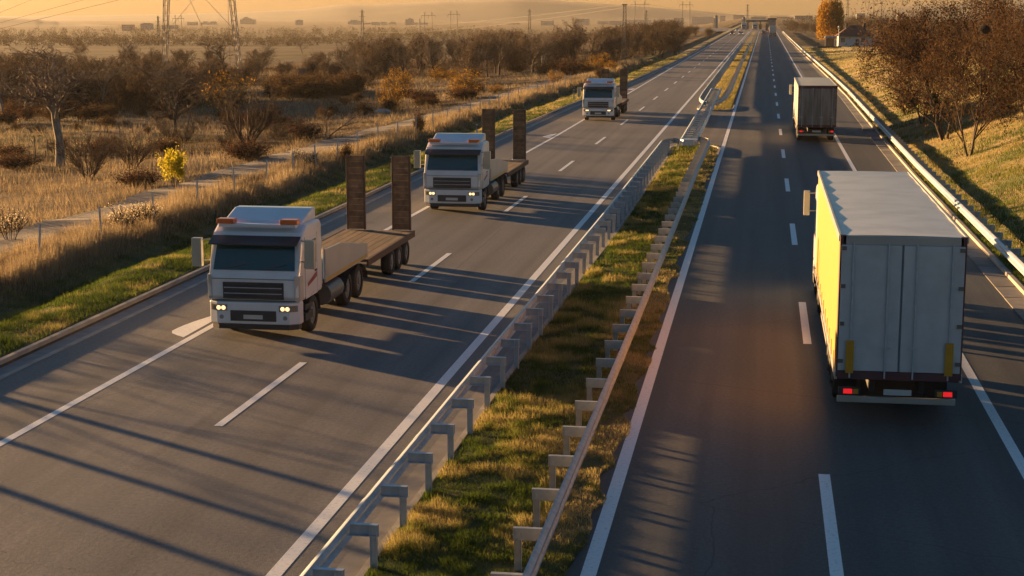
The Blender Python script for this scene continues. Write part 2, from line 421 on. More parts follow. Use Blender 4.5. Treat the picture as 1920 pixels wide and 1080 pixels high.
# concrete strip along the median
struct(strip('median_gutter', lambda y: MEDL(y) - .42, lambda y: MEDL(y) + .02, .006, 'slab', np.arange(8, 98, 3.0)))
struct(strip('median_kerb', lambda y: MEDL(y), lambda y: MEDL(y) + .12, .06, 'concrete', np.arange(8, 98, 3.0), thick=.1))
# median lawn, two lengths with rounded noses
def LAWNZ(x, y, t): return .012 + .05 * np.sin(np.pi * np.clip(t, 0, 1)) + .03 * vnoise(x * 2.2, y * 2.2, 7)
def lawn(name, ys0, ys1, nose0, nose1):
    ys = np.concatenate([np.arange(ys0, ys1, .7), [ys1]]); xs = np.linspace(0, 1, 12); vs = []
    for y in ys:
        a = MEDL(y) + .1; b = MEDR + (float(vnoise(y * 1.3, 0, 9)) - .5) * .22; c = (a + b) / 2; hw = (b - a) / 2
        for e, nn in ((ys0, nose0), (ys1, nose1)):
            if nn and abs(y - e) < 2.5: hw *= math.sqrt(max(.0004, 1 - (1 - abs(y - e) / 2.5) ** 2))
        for t in xs:
            x = c + hw * (2 * t - 1); vs.append((x, y, LAWNZ(x, y, t)))
    n = len(xs); m = MB()
    m.add(vs, [(i * n + j, i * n + j + 1, (i + 1) * n + j + 1, (i + 1) * n + j) for i in range(len(ys) - 1) for j in range(n - 1)], 0, True)
    return struct(m.build(name, 'turf'))
lawn('near_median_lawn', 8, 102.5, False, True)
lawn('far_median_lawn', 141.5, 745, True, False)
def nose_kerb(cy, sgn, y_from):
    m = MB(); pts = []
    for k in range(13):
        a = math.pi * k / 12; pts.append((-4.15 + 1.55 * math.cos(a), cy + sgn * 2.9 * math.sin(a)))
    pts = [(-2.6, y_from)] + pts + [(-5.7, y_from)]
    for (x0, y0), (x1, y1) in zip(pts, pts[1:]):
        d = Vector((x1 - x0, y1 - y0)).normalized() * .07; nrm = (-d.y, d.x)
        m.prismz([(x0 + nrm[0], y0 + nrm[1]), (x0 - nrm[0], y0 - nrm[1]), (x1 - nrm[0], y1 - nrm[1]), (x1 + nrm[0], y1 + nrm[1])], -.05, .13)
    return struct(m.build('median_nose_kerb', 'concrete'))
nose_kerb(100.6, 1, 96); nose_kerb(143.8, -1, 149)
struct(strip('dirt_track', lambda y: XL(y) - 13.0 + .6 * math.sin(y * .05), lambda y: XL(y) - 9.6 + .5 * math.sin(y * .06 + 1), 0, 'dirt', np.arange(40, 230, 2.0)))
_tr = bpy.data.objects['dirt_track'].data
for v in _tr.vertices: v.co.z = ground(v.co.x, v.co.y) + .05

# ------------------------------------------------------------------ crash barriers
WPROF = [(0, .44), (.025, .45), (.08, .485), (.082, .53), (.012, .58), (.012, .61), (.082, .66), (.08, .705), (.025, .74), (0, .75)]
def beam_mesh(pts, side, name='rail_beam'):
    prof = [(a, z + .035) for a, z in WPROF] + [(a - .012, z + .035 + (.004 if z > .6 else -.004)) for a, z in WPROF[::-1]]
    m = MB(); n = len(prof); vs = []
    for i, (x, y) in enumerate(pts):
        p0 = pts[max(i - 1, 0)]; p1 = pts[min(i + 1, len(pts) - 1)]
        d = Vector((p1[0] - p0[0], p1[1] - p0[1])).normalized(); nr = Vector((d.y, -d.x)) * side
        vs += [(x + nr.x * a, y + nr.y * a, z) for a, z in prof]
    m.add(vs, [(i * n + j, i * n + (j + 1) % n, (i + 1) * n + (j + 1) % n, (i + 1) * n + j) for i in range(len(pts) - 1) for j in range(n)] + [tuple(range(n)), tuple(range((len(pts) - 1) * n, len(pts) * n))])
    return m
def post_mesh(mat):
    m = MB(); m.box(-.05, .05, -.004, .004, -.35, .73); m.box(-.055, -.047, -.035, .035, -.35, .73); m.box(.047, .055, -.035, .035, -.35, .73)
    return m.mesh('post', mat)
def spacer_mesh(mat, ln):
    m = MB(); m.box(-ln / 2, ln / 2, -.035, -.028, .575, .745); m.box(-ln / 2, ln / 2, -.042, .042, .745, .755); m.box(-ln / 2, ln / 2, -.04, .04, .565, .575)
    for x in (-ln / 2 + .06, ln / 2 - .08): m.tube((x, -.05, .66), (x, -.036, .66), .016, n=6); m.tube((x, -.05, .58), (x, -.036, .58), .016, n=6)
    return m.mesh('spacer', mat)
POSTS = {k: post_mesh(k) for k in ('steel', 'steel_old')}
SPC = {k: spacer_mesh(k, .46) for k in ('steel', 'steel_old')}
def along(path, step, start=0):
    """points every step metres along a polyline, with headings"""
    out = []; acc = -start
    for (x0, y0), (x1, y1) in zip(path, path[1:]):
        L = math.hypot(x1 - x0, y1 - y0); t = -acc if acc < 0 else (step - acc) % step if acc else 0
        while t < L:
            out.append((x0 + (x1 - x0) * t / L, y0 + (y1 - y0) * t / L, math.atan2(y1 - y0, x1 - x0))); t += step
        acc = (L - (t - step)) % step
    return out
def barrier(name, label, path, side, mat, near=210, base=0, posts=True, start=0, gz=None):
    """side +1: the beam faces to the right of the path direction; posts stand behind it"""
    root = thing(name, label, 'guardrail', (path[0][0], path[0][1], base), 0, 'crash barriers of the motorway')
    ox, oy = path[0]
    # beam in separate lengths of about 4 m while they can be told apart, then one long run
    fine = [(a - ox, b - oy) for a, b, _ in along(path, 1.0)] + [(path[-1][0] - ox, path[-1][1] - oy)]
    i = 0
    while i < len(fine) - 1:
        j = min(i + 4, len(fine) - 1) if fine[i][1] + oy < 130 else len(fine) - 1
        beam_mesh(fine[i:j + 1], side).build('rail_beam', mat, root)
        if fine[i][1] + oy < 110 and i:
            (xa, ya), (xb, yb) = fine[i], fine[i + 1]; u = Vector((xb - xa, yb - ya)).normalized(); nn = Vector((u.y, -u.x)) * side
            sp_ = [(xa - u.x * .17 + nn.x * .007, ya - u.y * .17 + nn.y * .007), (xa + u.x * .17 + nn.x * .007, ya + u.y * .17 + nn.y * .007)]
            mb_ = beam_mesh(sp_, side)
            for s2 in (-.1, .1):
                for zz in (.56, .72): mb_.tube((xa + u.x * s2 - nn.x * .02, ya + u.y * s2 - nn.y * .02, zz), (xa + u.x * s2 - nn.x * .045, ya + u.y * s2 - nn.y * .045, zz), .018, n=6)
            mb_.build('splice_joint', mat, root)
        i = j
    if not posts: return root
    farp = MB()
    for x, y, a in along(path, 2.03, start):
        nr = Vector((math.sin(a), -math.cos(a))) * side
        rz = math.atan2(nr.y, nr.x)
        px, py = x - nr.x * .40 - ox, y - nr.y * .40 - oy; sx, sy = x - nr.x * .245 - ox, y - nr.y * .245 - oy
        if y < near:
            o = link('post', POSTS[mat], root, (px, py, 0)); o.rotation_euler = (0, 0, rz)
            o = link('spacer', SPC[mat], root, (sx, sy, 0)); o.rotation_euler = (0, 0, rz)
        elif y < 420:
            farp.box(px - .06, px + .06, py - .04, py + .04, -.1, .72); farp.box(sx - .22, sx + .22, sy - .03, sy + .03, .52, .73)
    if farp.v: tag(farp.build('distant_posts', mat, root), kind='stuff')
    return root
arcL = [(-6.02 + 1.0 * (1 - math.cos(t)), 97.5 + 2.6 * math.sin(t)) for t in np.linspace(0, 1.5, 8)]
barrier('crash_barrier', 'blue-grey steel crash barrier with T-shaped posts along the left edge of the near median',
        [(-6.12, 12), (-6.08, 34), (-5.98, 60), (-6.0, 96)] + arcL, -1, 'steel', start=.7)
arcR = [(-3.18 - 1.2 * (1 - math.cos(t)), 98.5 + 3.2 * math.sin(t)) for t in np.linspace(0, 1.3, 8)]
barrier('crash_barrier', 'weathered beige steel crash barrier along the right edge of the near median grass',
        [(-3.1, 12), (-3.1, 40), (-3.2, 80), (-3.18, 98)] + arcR, 1, 'steel_old', start=.9)
arc2 = [(-4.85, 141.6), (-5.4, 144.5), (-5.75, 149)]
barrier('crash_barrier', 'steel crash barrier on the left of the far median, running to the toll station', arc2 + [(-5.85, 160), (-5.95, 240), (-6.0, 745)], -1, 'steel')
barrier('crash_barrier', 'steel crash barrier on the right of the far median, beyond the gap', [(-4.2, 141.5), (-3.7, 145), (-3.4, 152), (-3.25, 170), (-3.4, 250), (-3.5, 745)], 1, 'steel_old')
barrier('crash_barrier', 'sunlit cream crash barrier along the outer right shoulder below the grass slope',
        [(float(XR(y)) + (.02 if y < 700 else 0), y) for y in (30, 50, 85, 120, 145, 167, 210, 280, 355, 450, 590, 700)], -1, 'steel', near=215)
# the removable two-sided barrier that closes the median gap
rt = thing('gap_barrier', 'ladder-like two-sided steel barrier spanning the paved gap in the median', 'guardrail', (-4.45, 99.2, 0), math.atan2(.35, 68.5))
for s in (-1, 1):
    beam_mesh([(s * .46, y) for y in np.arange(0, 68.1, 4)], s).build('rail_beam', 'steel', rt)
me_r = MB().box(-.46, .46, -.04, .04, .66, .73).mesh('cross_bar', 'steel'); me_p = MB().box(-.05, .05, -.04, .04, 0, .62).mesh('post', 'steel')
for k in range(34):
    link('cross_bar', me_r, rt, (0, .8 + k * 2.0, 0))
    if k % 2 == 0: link('post', me_p, rt, (0, .8 + k * 2.0, 0))
m = MB(); m.prismz([(-.52, .25), (-.5, -.35), (-.3, -.75), (.3, -.75), (.5, -.35), (.52, .25)], .42, .80); m.build('end_cap', 'steel', rt, .03)
m = MB(); m.box(-.53, -.515, -.3, .12, .5, .76); m.build('lit_side_plate', 'paint', rt)  # white plate paints the sunlit left side of the end cap
m = MB(); m.tube((-.46, 68, .6), (-.3, 68.6, .6), .12, n=6); m.tube((-.3, 68.6, .6), (.3, 68.6, .6), .12, n=6); m.tube((.3, 68.6, .6), (.46, 68, .6), .12, n=6); m.build('far_end_loop', 'steel', rt)

# ------------------------------------------------------------------ vehicles
def pm(name, col, rough=.35, metal=0, coat=.3, dirt=.25, sc=1.2):
    """painted sheet: a little dust and unevenness"""
    d = tuple(c * (1 - dirt) + .12 * dirt for c in col)
    MAT[name] = M(name, col, rough, metal, d, sc, coat=coat, lo=.4, hi=.75); return name
pm('cab_white', (.74, .75, .76), .3, coat=.5, dirt=.18); pm('cab_dark', (.03, .03, .033), .5); pm('glass', (.008, .075, .10), .08, coat=.5, dirt=.05); pm('black_rubber', (.018, .017, .016), .8, coat=0)  # glass: teal of the reflected sky is put into its base colour
pm('rim', (.30, .30, .30), .4, .6); pm('chassis', (.03, .028, .026), .7, coat=0); pm('stripe_red', (.30, .03, .03)); pm('stripe_yellow', (.60, .36, .02)); pm('panel_grey', (.46, .45, .42))
pm('rust_brown', (.13, .075, .045), .8, coat=0, dirt=.4, sc=3); pm('beacon', (.75, .16, .03), .3); pm('mirror_shell', (.50, .46, .36)); pm('steel_dark', (.16, .16, .16), .5, .5)
pm('curtain_yellow', (.56, .295, .010), .5, dirt=.12); pm('trailer_roof', (.66, .67, .67), .5, dirt=.3); pm('door_grey', (.56, .58, .60), .5, dirt=.25, sc=2); pm('frame_maroon', (.10, .035, .045), .5)
pm('side_cream', (.50, .47, .42), .5); pm('plate_white', (.6, .6, .58)); pm('roof_white', (.60, .60, .57), .5)
MAT['dirty_door'] = M('dirty_door', (.33, .31, .28), .7, col2=(.13, .12, .105), scale=2.2, stretch=(1.6, 1, .22), lo=.38, hi=.66)
MAT['deck_wood'] = M('deck_wood', (.24, .15, .085), .85, col2=(.12, .075, .045), scale=5, stretch=(1, .12, 1), rnd=.25)
MAT['lamp_glass'] = M('lamp_glass', (.30, .30, .29), .12, coat=.6)
MAT['headlight'] = emis('headlight', (1.0, .62, .27), .5); MAT['tail'] = emis('tail_light', (.8, .015, .02), .2); MAT['amber'] = M('amber_plate', (.62, .30, .02), .4)

def wheel_mesh(r, wd):
    t = MB(); n = 20
    prof = [(-wd / 2, r * .62), (-wd / 2, r * .93), (-wd * .36, r), (wd * .36, r), (wd / 2, r * .93), (wd / 2, r * .62)]
    vs = [(x, q * math.cos(2 * math.pi * i / n), q * math.sin(2 * math.pi * i / n)) for i in range(n) for x, q in prof]; k = len(prof)
    t.add(vs, [(i * k + j, i * k + j + 1, ((i + 1) % n) * k + j + 1, ((i + 1) % n) * k + j) for i in range(n) for j in range(k - 1)], 0, True)
    rm = MB(); rm.tube((-wd * .42, 0, 0), (wd * .42, 0, 0), r * .63, n=20); rm.tube((-wd * .52, 0, 0), (wd * .52, 0, 0), r * .22, n=10)
    for i in range(8):
        a = 2 * math.pi * i / 8; rm.tube((-wd * .45, r * .4 * math.cos(a), r * .4 * math.sin(a)), (wd * .45, r * .4 * math.cos(a), r * .4 * math.sin(a)), r * .05, n=5)
    return t.mesh('tyre', 'black_rubber'), rm.mesh('rim', 'rim')
WM = {k: wheel_mesh(*k) for k in ((.5, .32), (.42, .3), (.32, .2))}
def wheel(root, x, y, r=.5, wd=.32):
    t, rm = WM[(r, wd)]
    wv = link('wheel', t, root, (x, y, r)); link('rim', rm, wv)
    return wv

def truck_cab(root, front, facing, w=2.46, hgt=3.0, body='cab_white', detail=True):
    """cab-over: facing -1 looks towards smaller y; front is the y of its face"""
    f = -facing
    Y = lambda d: front + f * d
    prof = [(Y(.10), .98), (Y(0), 1.15), (Y(.02), 1.62), (Y(.10), 1.78), (Y(.36), hgt - .42), (Y(.52), hgt - .18), (Y(.9), hgt), (Y(2.15), hgt), (Y(2.28), hgt - .1), (Y(2.28), .98)]
    cab = MB().prismx(prof, -w / 2, w / 2).build('cab', body, root, .11)
    # windscreen lies on the sloped face, set a little proud
    nz = Vector((0, -f * (hgt - 2.2), .26)).normalized() * .012
    a, b = Vector((0, Y(.105), 1.82)), Vector((0, Y(.345), hgt - .46))
    m = MB(); x = w / 2 - .13
    pts = [Vector((-x, a.y, a.z)), Vector((x, a.y, a.z)), Vector((x - .05, b.y, b.z)), Vector((-x + .05, b.y, b.z))]
    off = Vector((0, -f * .014, .004)); m.add([p + off for p in pts] + [p - off * 2 for p in pts], [(0, 1, 2, 3), (0, 4, 5, 1), (1, 5, 6, 2), (2, 6, 7, 3), (3, 7, 4, 0), (7, 6, 5, 4)])
    ws = m.build('windscreen', 'glass', root)
    if detail:
        m = MB()
        for s in (-1, 1): m.tube((s * .55 - .3, a.y - f * .03, a.z + .02), (s * .55 + .32, a.y + f * .02, a.z + .16), .012, n=4)
        m.build('wipers', 'cab_dark', ws)
    m = MB(); ylo, yhi = sorted((Y(.1), Y(.42))); m.add([(-w / 2 + .04, Y(.02), hgt - .46), (w / 2 - .04, Y(.02), hgt - .46), (w / 2 - .04, Y(.40), hgt - .30), (-w / 2 + .04, Y(.40), hgt - .30), (-w / 2 + .04, Y(.02), hgt - .43), (w / 2 - .04, Y(.02), hgt - .43), (w / 2 - .04, Y(.42), hgt - .26), (-w / 2 + .04, Y(.42), hgt - .26)],
        [(3, 2, 1, 0), (4, 5, 6, 7), (0, 1, 5, 4), (1, 2, 6, 5), (2, 3, 7, 6), (3, 0, 4, 7)]); m.build('sun_visor', 'cab_dark', root)
    y0, y1 = sorted((Y(-.02), Y(.1)))
    m = MB(); m.box(-.82, .82, y0, y1, 1.08, 1.52)
    for k in range(4): m.box(-.8, .8, min(Y(-.035), Y(0)), max(Y(-.035), Y(0)), 1.13 + k * .1, 1.17 + k * .1)
    gr_ = m.build('grille', 'cab_dark', root, .015)
    if detail:
        for k in range(2): MB().box(-.78, .78, min(Y(-.05), Y(-.03)), max(Y(-.05), Y(-.03)), 1.22 + k * .15, 1.24 + k * .15).build('chrome_bar', 'steel', gr_)
    y0, y1 = sorted((Y(-.06), Y(.35)))
    m = MB().prismz([(-w / 2, Y(.4)), (-w / 2, Y(.12)), (-w / 2 + .25, Y(-.05)), (w / 2 - .25, Y(-.05)), (w / 2, Y(.12)), (w / 2, Y(.4))], .42, 1.0)
    bp = m.build('bumper', body, root, .03)
    m = MB(); y0, y1 = sorted((Y(-.065), Y(.1))); m.box(-.62, .62, y0, y1, .50, .78); m.build('air_intake', 'cab_dark', bp, .01)
    for s in (-1, 1):
        pl_ = [(s * .70, Y(-.066)), (s * .98, Y(-.066)), (s * 1.17, Y(.065))]
        m = MB().add([(x_, y_, z_) for z_ in (.765, .925) for x_, y_ in pl_] + [(x_, Y(.2), z_) for z_ in (.765, .925) for x_, y_ in pl_], [(0, 1, 4, 3), (1, 2, 5, 4), (3, 4, 10, 9), (4, 5, 11, 10), (0, 6, 7, 1), (1, 7, 8, 2), (0, 3, 9, 6), (2, 8, 11, 5)])
        hl = m.build('headlight', 'lamp_glass' if facing < 0 else 'plate_white', root)
        if detail:
            for xl, yl in ((s * .80, -.07), (s * .93, -.07)): MB().tube((xl, Y(yl), .845), (xl, Y(yl + .03), .845), .058, n=12).build('lamp', 'headlight', hl)
            MB().box(min(s * 1.02, s * 1.1), max(s * 1.02, s * 1.1), min(Y(-.01), Y(.04)), max(Y(-.01), Y(.04)), .79, .90).build('indicator', 'amber', hl)
            MB().tube((s * .86, Y(-.056), .6), (s * .86, Y(-.03), .6), .06, n=10).build('fog_lamp', 'lamp_glass', bp)
        # door with window, handle, mirror on its arm
        xs = s * (w / 2 + .006); m = MB(); y0, y1 = sorted((Y(.62), Y(1.75))); x0, x1 = sorted((s * (w / 2 - .02), xs)); m.box(x0, x1, y0, y1, 1.0, hgt - .35)
        dr = m.build('door', body, root, .004)
        m = MB(); x0, x1 = sorted((s * (w / 2), s * (w / 2 + .012))); y0, y1 = sorted((Y(.70), Y(1.66)))
        m.add([(xs + s * .006, Y(.52), 1.85), (xs + s * .006, Y(1.66), 1.85), (xs + s * .006, Y(1.66), hgt - .45), (xs + s * .006, Y(.72), hgt - .45)], [(0, 1, 2, 3)]); m.build('side_window', 'glass', dr)
        if detail:
            m = MB(); y0, y1 = sorted((Y(1.5), Y(1.66))); x0, x1 = sorted((xs, xs + s * .03)); m.box(x0, x1, y0, y1, 1.62, 1.66); m.build('handle', 'cab_dark', dr)
            m = MB(); y0, y1 = sorted((Y(.95), Y(1.7))); x0, x1 = sorted((xs, xs + s * .008)); m.add([(x1 if s > 0 else x0, Y(.8), 1.3), (x1 if s > 0 else x0, Y(1.7), 1.45), (x1 if s > 0 else x0, Y(1.7), 1.6), (x1 if s > 0 else x0, Y(.8), 1.4)], [(0, 1, 2, 3)]); m.build('red_flash', 'stripe_red', dr)
        m = MB(); m.tube((s * w / 2, Y(.3), hgt - .35), (s * (w / 2 + .3), Y(.12), hgt - .38), .025, n=5); m.tube((s * w / 2, Y(.3), hgt - .9), (s * (w / 2 + .3), Y(.12), hgt - .9), .02, n=5)
        y0, y1 = sorted((Y(.02), Y(.2))); x0, x1 = sorted((s * (w / 2 + .16), s * (w / 2 + (.42 if detail else .34)))); m.box(x0, x1, y0, y1, max(1.9, hgt - 1.05), hgt - .3); m.build('mirror', 'mirror_shell', root, .03)
        m = MB(); y0, y1 = sorted((Y(.55), Y(1.25))); x0, x1 = sorted((s * (w / 2 - .4), s * (w / 2 + .01))); m.box(x0, x1, y0, y1, .42, .62); m.box(x0, x1, y0, y1, .72, .84); m.build('step', 'cab_dark', root, .01)
    if detail:
        MB().prismz([(-w / 2 + .06, Y(.4)), (-w / 2 + .06, Y(.14)), (-w / 2 + .28, Y(-.02)), (w / 2 - .28, Y(-.02)), (w / 2 - .06, Y(.14)), (w / 2 - .06, Y(.4))], .28, .42).build('valance', 'cab_dark', bp)
        y0, y1 = sorted((Y(-.012), Y(.02))); MB().box(-w / 2 + .1, w / 2 - .1, y0, y1, 1.03, 1.045).build('panel_gap', 'cab_dark', cab); MB().box(-w / 2 + .1, w / 2 - .1, min(Y(.0), Y(.05)), max(Y(.0), Y(.05)), 1.60, 1.612).build('panel_gap', 'cab_dark', cab)
        y0, y1 = sorted((Y(-.075), Y(-.05))); MB().box(-.26, .26, y0, y1, .56, .67).build('number_plate', 'plate_white', bp)
        for s in (-1, 1):
            y0, y1 = sorted((Y(.60), Y(.615))); x0, x1 = sorted((s * (w / 2 - .01), s * (w / 2 + .004))); MB().box(x0, x1, y0, y1, 1.0, hgt - .3).build('door_gap', 'cab_dark', cab); y0, y1 = sorted((Y(1.755), Y(1.77))); MB().box(x0, x1, y0, y1, 1.0, hgt - .3).build('door_gap', 'cab_dark', cab)
            MB().prismz([(s * (w / 2 - .02), Y(.32)), (s * (w / 2 + .05), Y(.28)), (s * (w / 2 + .02), Y(.06)), (s * (w / 2 - .12), Y(-.01))], 1.05, 1.7).build('corner_deflector', 'panel_grey', cab, .01)
    return cab

def lowloader(label, x, y):
    rt = thing('low_loader_truck', label, 'truck', (x, y, 0), 0, 'white flatbed trucks driving towards the camera')
    truck_cab(rt, 0, -1, 2.46, 2.95)
    m = MB().prismx([(.85, 2.93), (1.0, 3.02), (1.9, 3.26), (2.25, 3.26), (2.25, 2.93)], -1.08, 1.08); m.build('roof_deflector', 'cab_white', rt, .05)
    lb = MB().box(-1.05, 1.05, .45, .72, 2.90, 2.99).build('light_bar', 'cab_white', rt, .02)
    for s in (-1, 1):
        m = MB(); m.box(s * .86 - .24, s * .86 + .24, .42, .74, 2.99, 3.12); m.build('beacon', 'beacon', lb, .03)
    m = MB()
    for s in (-1, 1): m.box(s * .42 - .05, s * .42 + .05, .6, 13.9, .68, .92)
    for yy in (2.6, 4.5, 8, 10, 12, 13.7): m.box(-.42, .42, yy, yy + .1, .7, .9)
    m.box(-.55, .55, .2, 2.2, .45, .95)
    m.build('chassis', 'chassis', rt)
    for s in (-1, 1):
        wheel(rt, s * 1.05, 1.38); wheel(rt, s * .98, 5.3); wheel(rt, s * .98, 6.65); wheel(rt, s * 1.02, 10.9, .42, .3); wheel(rt, s * 1.02, 12.0, .42, .3); wheel(rt, s * 1.02, 13.1, .42, .3)
        m = MB().prismx([(2.55, 1.12), (2.55, 2.05), (4.2, 2.0), (7.3, 1.55), (7.3, 1.12)], s * 1.20, s * 1.25); sp = m.build('side_panel', 'panel_grey', rt, .01)
        MB().prismx([(2.6, 1.16), (2.6, 1.24), (7.25, 1.24), (7.25, 1.16)], s * 1.25, s * 1.262).build('yellow_stripe', 'stripe_yellow', sp)
        m = MB().tube((s * 1.0, 2.9, .72), (s * 1.0, 4.3, .72), .3, n=14); m.build('fuel_tank', 'steel_dark', rt)
        for yc, r in ((1.38, .62), (5.98, 1.3)):
            m = MB()
            for k in range(8):
                a0, a1 = math.pi * k / 8, math.pi * (k + 1) / 8; sx = .6 if yc < 2 else 1.32; sz = .6
                m.quad((s * .82, yc + sx * math.cos(a0), .5 + sz * math.sin(a0)), (s * 1.24, yc + sx * math.cos(a0), .5 + sz * math.sin(a0)), (s * 1.24, yc + sx * math.cos(a1), .5 + sz * math.sin(a1)), (s * .82, yc + sx * math.cos(a1), .5 + sz * math.sin(a1)))
            m.build('mudguard', 'cab_dark', rt)
        m = MB().box(s * 1.24 - .03, s * 1.24 + .03, 7.3, 13.95, .84, 1.05); m.build('deck_rail', 'rust_brown', rt, .01)
        # loading ramp folded upright at the tail
        m = MB(); xc = s * .80
        m.box(xc - .33, xc - .27, 13.9, 14.02, 1.05, 3.62); m.box(xc + .27, xc + .33, 13.9, 14.02, 1.05, 3.62)
        rp = m.build('ramp', 'rust_brown', rt, .01)
        for k in range(12): MB().box(xc - .27, xc + .27, 13.93, 13.985, 1.07 + k * .212, 1.276 + k * .212).build('ramp_plank', 'deck_wood', rp)
    m = MB().prismx([(2.45, 1.1), (2.45, 2.3), (2.62, 2.3), (2.62, 1.1)], -1.15, 1.15); m.build('headboard', 'panel_grey', rt, .02)
    m = MB().box(-1.19, 1.19, 2.65, 7.3, 1.1, 1.2); m.build('front_deck', 'steel_dark', rt)
    for k in range(9):
        xx = -1.19 + k * .266; MB().box(xx, xx + .25, 7.32, 13.9, .96, 1.045).build('deck_plank', 'deck_wood', rt)
    return rt
lowloader('white flatbed truck nearest the camera, beside the first kerbside half-moon road mark', -13.0, 39.6)
lowloader('white flatbed truck in the middle of the line of three, on the left carriageway', -13.0, 66.8)
lowloader('white flatbed truck farthest back, level with the gap in the median barrier', -12.85, 126.6)

def semi(label, x, y, side, roof, door, dirty, height=4.0, length=13.6):
    """articulated lorry driving away: y is its tail"""
    rt = thing('semi_trailer_truck', label, 'truck', (x, y, 0))
    zb = 1.05; hw = 1.25; L = length
    MB().box(-hw + .02, hw - .02, .04, L, zb + .12, height - .06).build('body', door, rt)
    for s in (-1, 1):
        m = MB(); n = 46
        # curtain with shallow vertical waves between the straps
        vs = []
        for i in range(n + 1):
            yy = .16 + (L - .3) * i / n; o = s * (hw + .006 + .012 * math.sin(i * 1.57))
            vs += [(o, yy, zb + .1), (o, yy, zb + .62), (o, yy, height - .14)]
        m.add(vs, [(3 * i + k, 3 * i + 3 + k, 3 * i + 4 + k, 3 * i + 1 + k) for i in range(n) for k in (0, 1)], 0, True)
        sd = m.build('side_curtain', side, rt)
        for i in range(11): MB().box(s * (hw + .028) - .006, s * (hw + .028) + .006, .6 + i * 1.2, .65 + i * 1.2, zb - .02, zb + .42).build('strap', 'steel_dark', sd)
        MB().box(s * hw - .03, s * hw + .03, 0, L, zb - .06, zb + .1).build('side_rail', 'panel_grey', rt, .01)
        MB().box(s * hw - .035, s * hw + .035, .0, L, height - .14, height - .0).build('roof_rail', 'panel_grey', rt, .015)
        MB().box(s * (hw - .06) - .065, s * (hw - .06) + .065, -.03, .1, zb, height - .005).build('corner_post', 'frame_maroon', rt, .01)
        for k in range(2): MB().box(s * 1.2 - .015, s * 1.2 + .015, 5.8, 9.6, .5 + k * .28, .62 + k * .28).build('side_guard', 'panel_grey', rt)
        for yy in (2.6, 3.9, 5.2): wheel(rt, s * 1.04, yy)
        wheel(rt, s * 1.04, L - .8); wheel(rt, s * 1.04, L + 2.3)
        MB().box(s * .95 - .24, s * .95 + .24, 1.75, 1.78, .28, .85).build('mud_flap', 'black_rubber', rt)
        MB().box(s * .62 - .60, s * .62 + .60, -.045, .03, zb + .14, height - .2).build('rear_door', door if not dirty else 'dirty_door', rt, .012)
        for q in (.28, .98):
            MB().tube((s * q, -.075, zb + .0), (s * q, -.075, height - .16), .018, n=6).build('lock_rod', 'steel', rt)
            MB().box(s * q - .10, s * q + .10, -.09, -.06, zb + .62, zb + .66).build('lock_handle', 'steel', rt)
        for k in range(4): MB().box(s * 1.17 - .05, s * 1.17 + .05, -.07, -.03, zb + .3 + k * .78, zb + .38 + k * .78).build('hinge', 'steel_dark', rt)
        lm = MB().box(s * .97 - .22, s * .97 + .22, -.06, .02, .68, .84).build('tail_lamp_housing', 'cab_dark', rt, .01)
        MB().box(s * 1.0 - .09, s * 1.0 + .09, -.072, -.058, .71, .81).build('tail_light', 'tail', lm); MB().box(s * .84 - .05, s * .84 + .05, -.072, -.058, .71, .81).build('indicator', 'amber', lm)
        if not dirty: MB().box(s * .99 - .08, s * .99 + .08, -.10, -.085, zb + .1, zb + .78).build('marker_plate', 'amber', rt)
    m = MB()
    vs = []; n = 14
    for i in range(n + 1):
        yy = .02 + (L - .04) * i / n
        for k in range(7): xx = -hw + .04 + (2 * hw - .08) * k / 6; vs.append((xx, yy, height - .02 - .018 * (i % 2) + .02 * math.cos(xx)))
    m.add(vs, [(i * 7 + k, i * 7 + k + 1, (i + 1) * 7 + k + 1, (i + 1) * 7 + k) for i in range(n) for k in range(6)], 0, True); m.build('roof', roof, rt)
    MB().box(-hw + .05, hw - .05, -.03, .06, height - .2, height - .01).build('rear_header', 'frame_maroon' if dirty else 'panel_grey', rt, .015)
    MB().box(-hw + .05, hw - .05, -.04, .06, zb - .04, zb + .13).build('rear_sill', 'frame_maroon', rt, .01)
    MB().box(-1.2, 1.2, .25, .35, .45, .58).build('underrun_bar', 'panel_grey', rt, .02)
    MB().box(-.28, .28, -.05, -.03, .7, .82).build('number_plate', 'plate_white', rt)
    m = MB()
    for s in (-1, 1): m.box(s * .5 - .06, s * .5 + .06, .2, L - .2, .72, zb - .06); m.box(s * .5 - .05, s * .5 + .05, L - 4.0, L - 3.85, .1, .8)
    m.box(-.5, .5, 2.2, 5.6, .55, .75); m.build('chassis', 'chassis', rt)
    truck_cab(rt, L + 3.05, 1, 2.46, 3.4, 'cab_white', False)
    m = MB()
    for s in (-1, 1): m.box(s * .42 - .06, s * .42 + .06, L - 1.8, L + 2.6, .6, .85)
    m.build('tractor_frame', 'chassis', rt)
    return rt
semi('yellow curtain-sided semi-trailer truck with grey rear doors in the right foreground', 2.88, 32.9, 'curtain_yellow', 'trailer_roof', 'door_grey', False)
semi('cream box semi-trailer truck with dirty dark rear doors ahead of the yellow one', 3.52, 107.3, 'side_cream', 'roof_white', 'side_cream', True, 3.75)

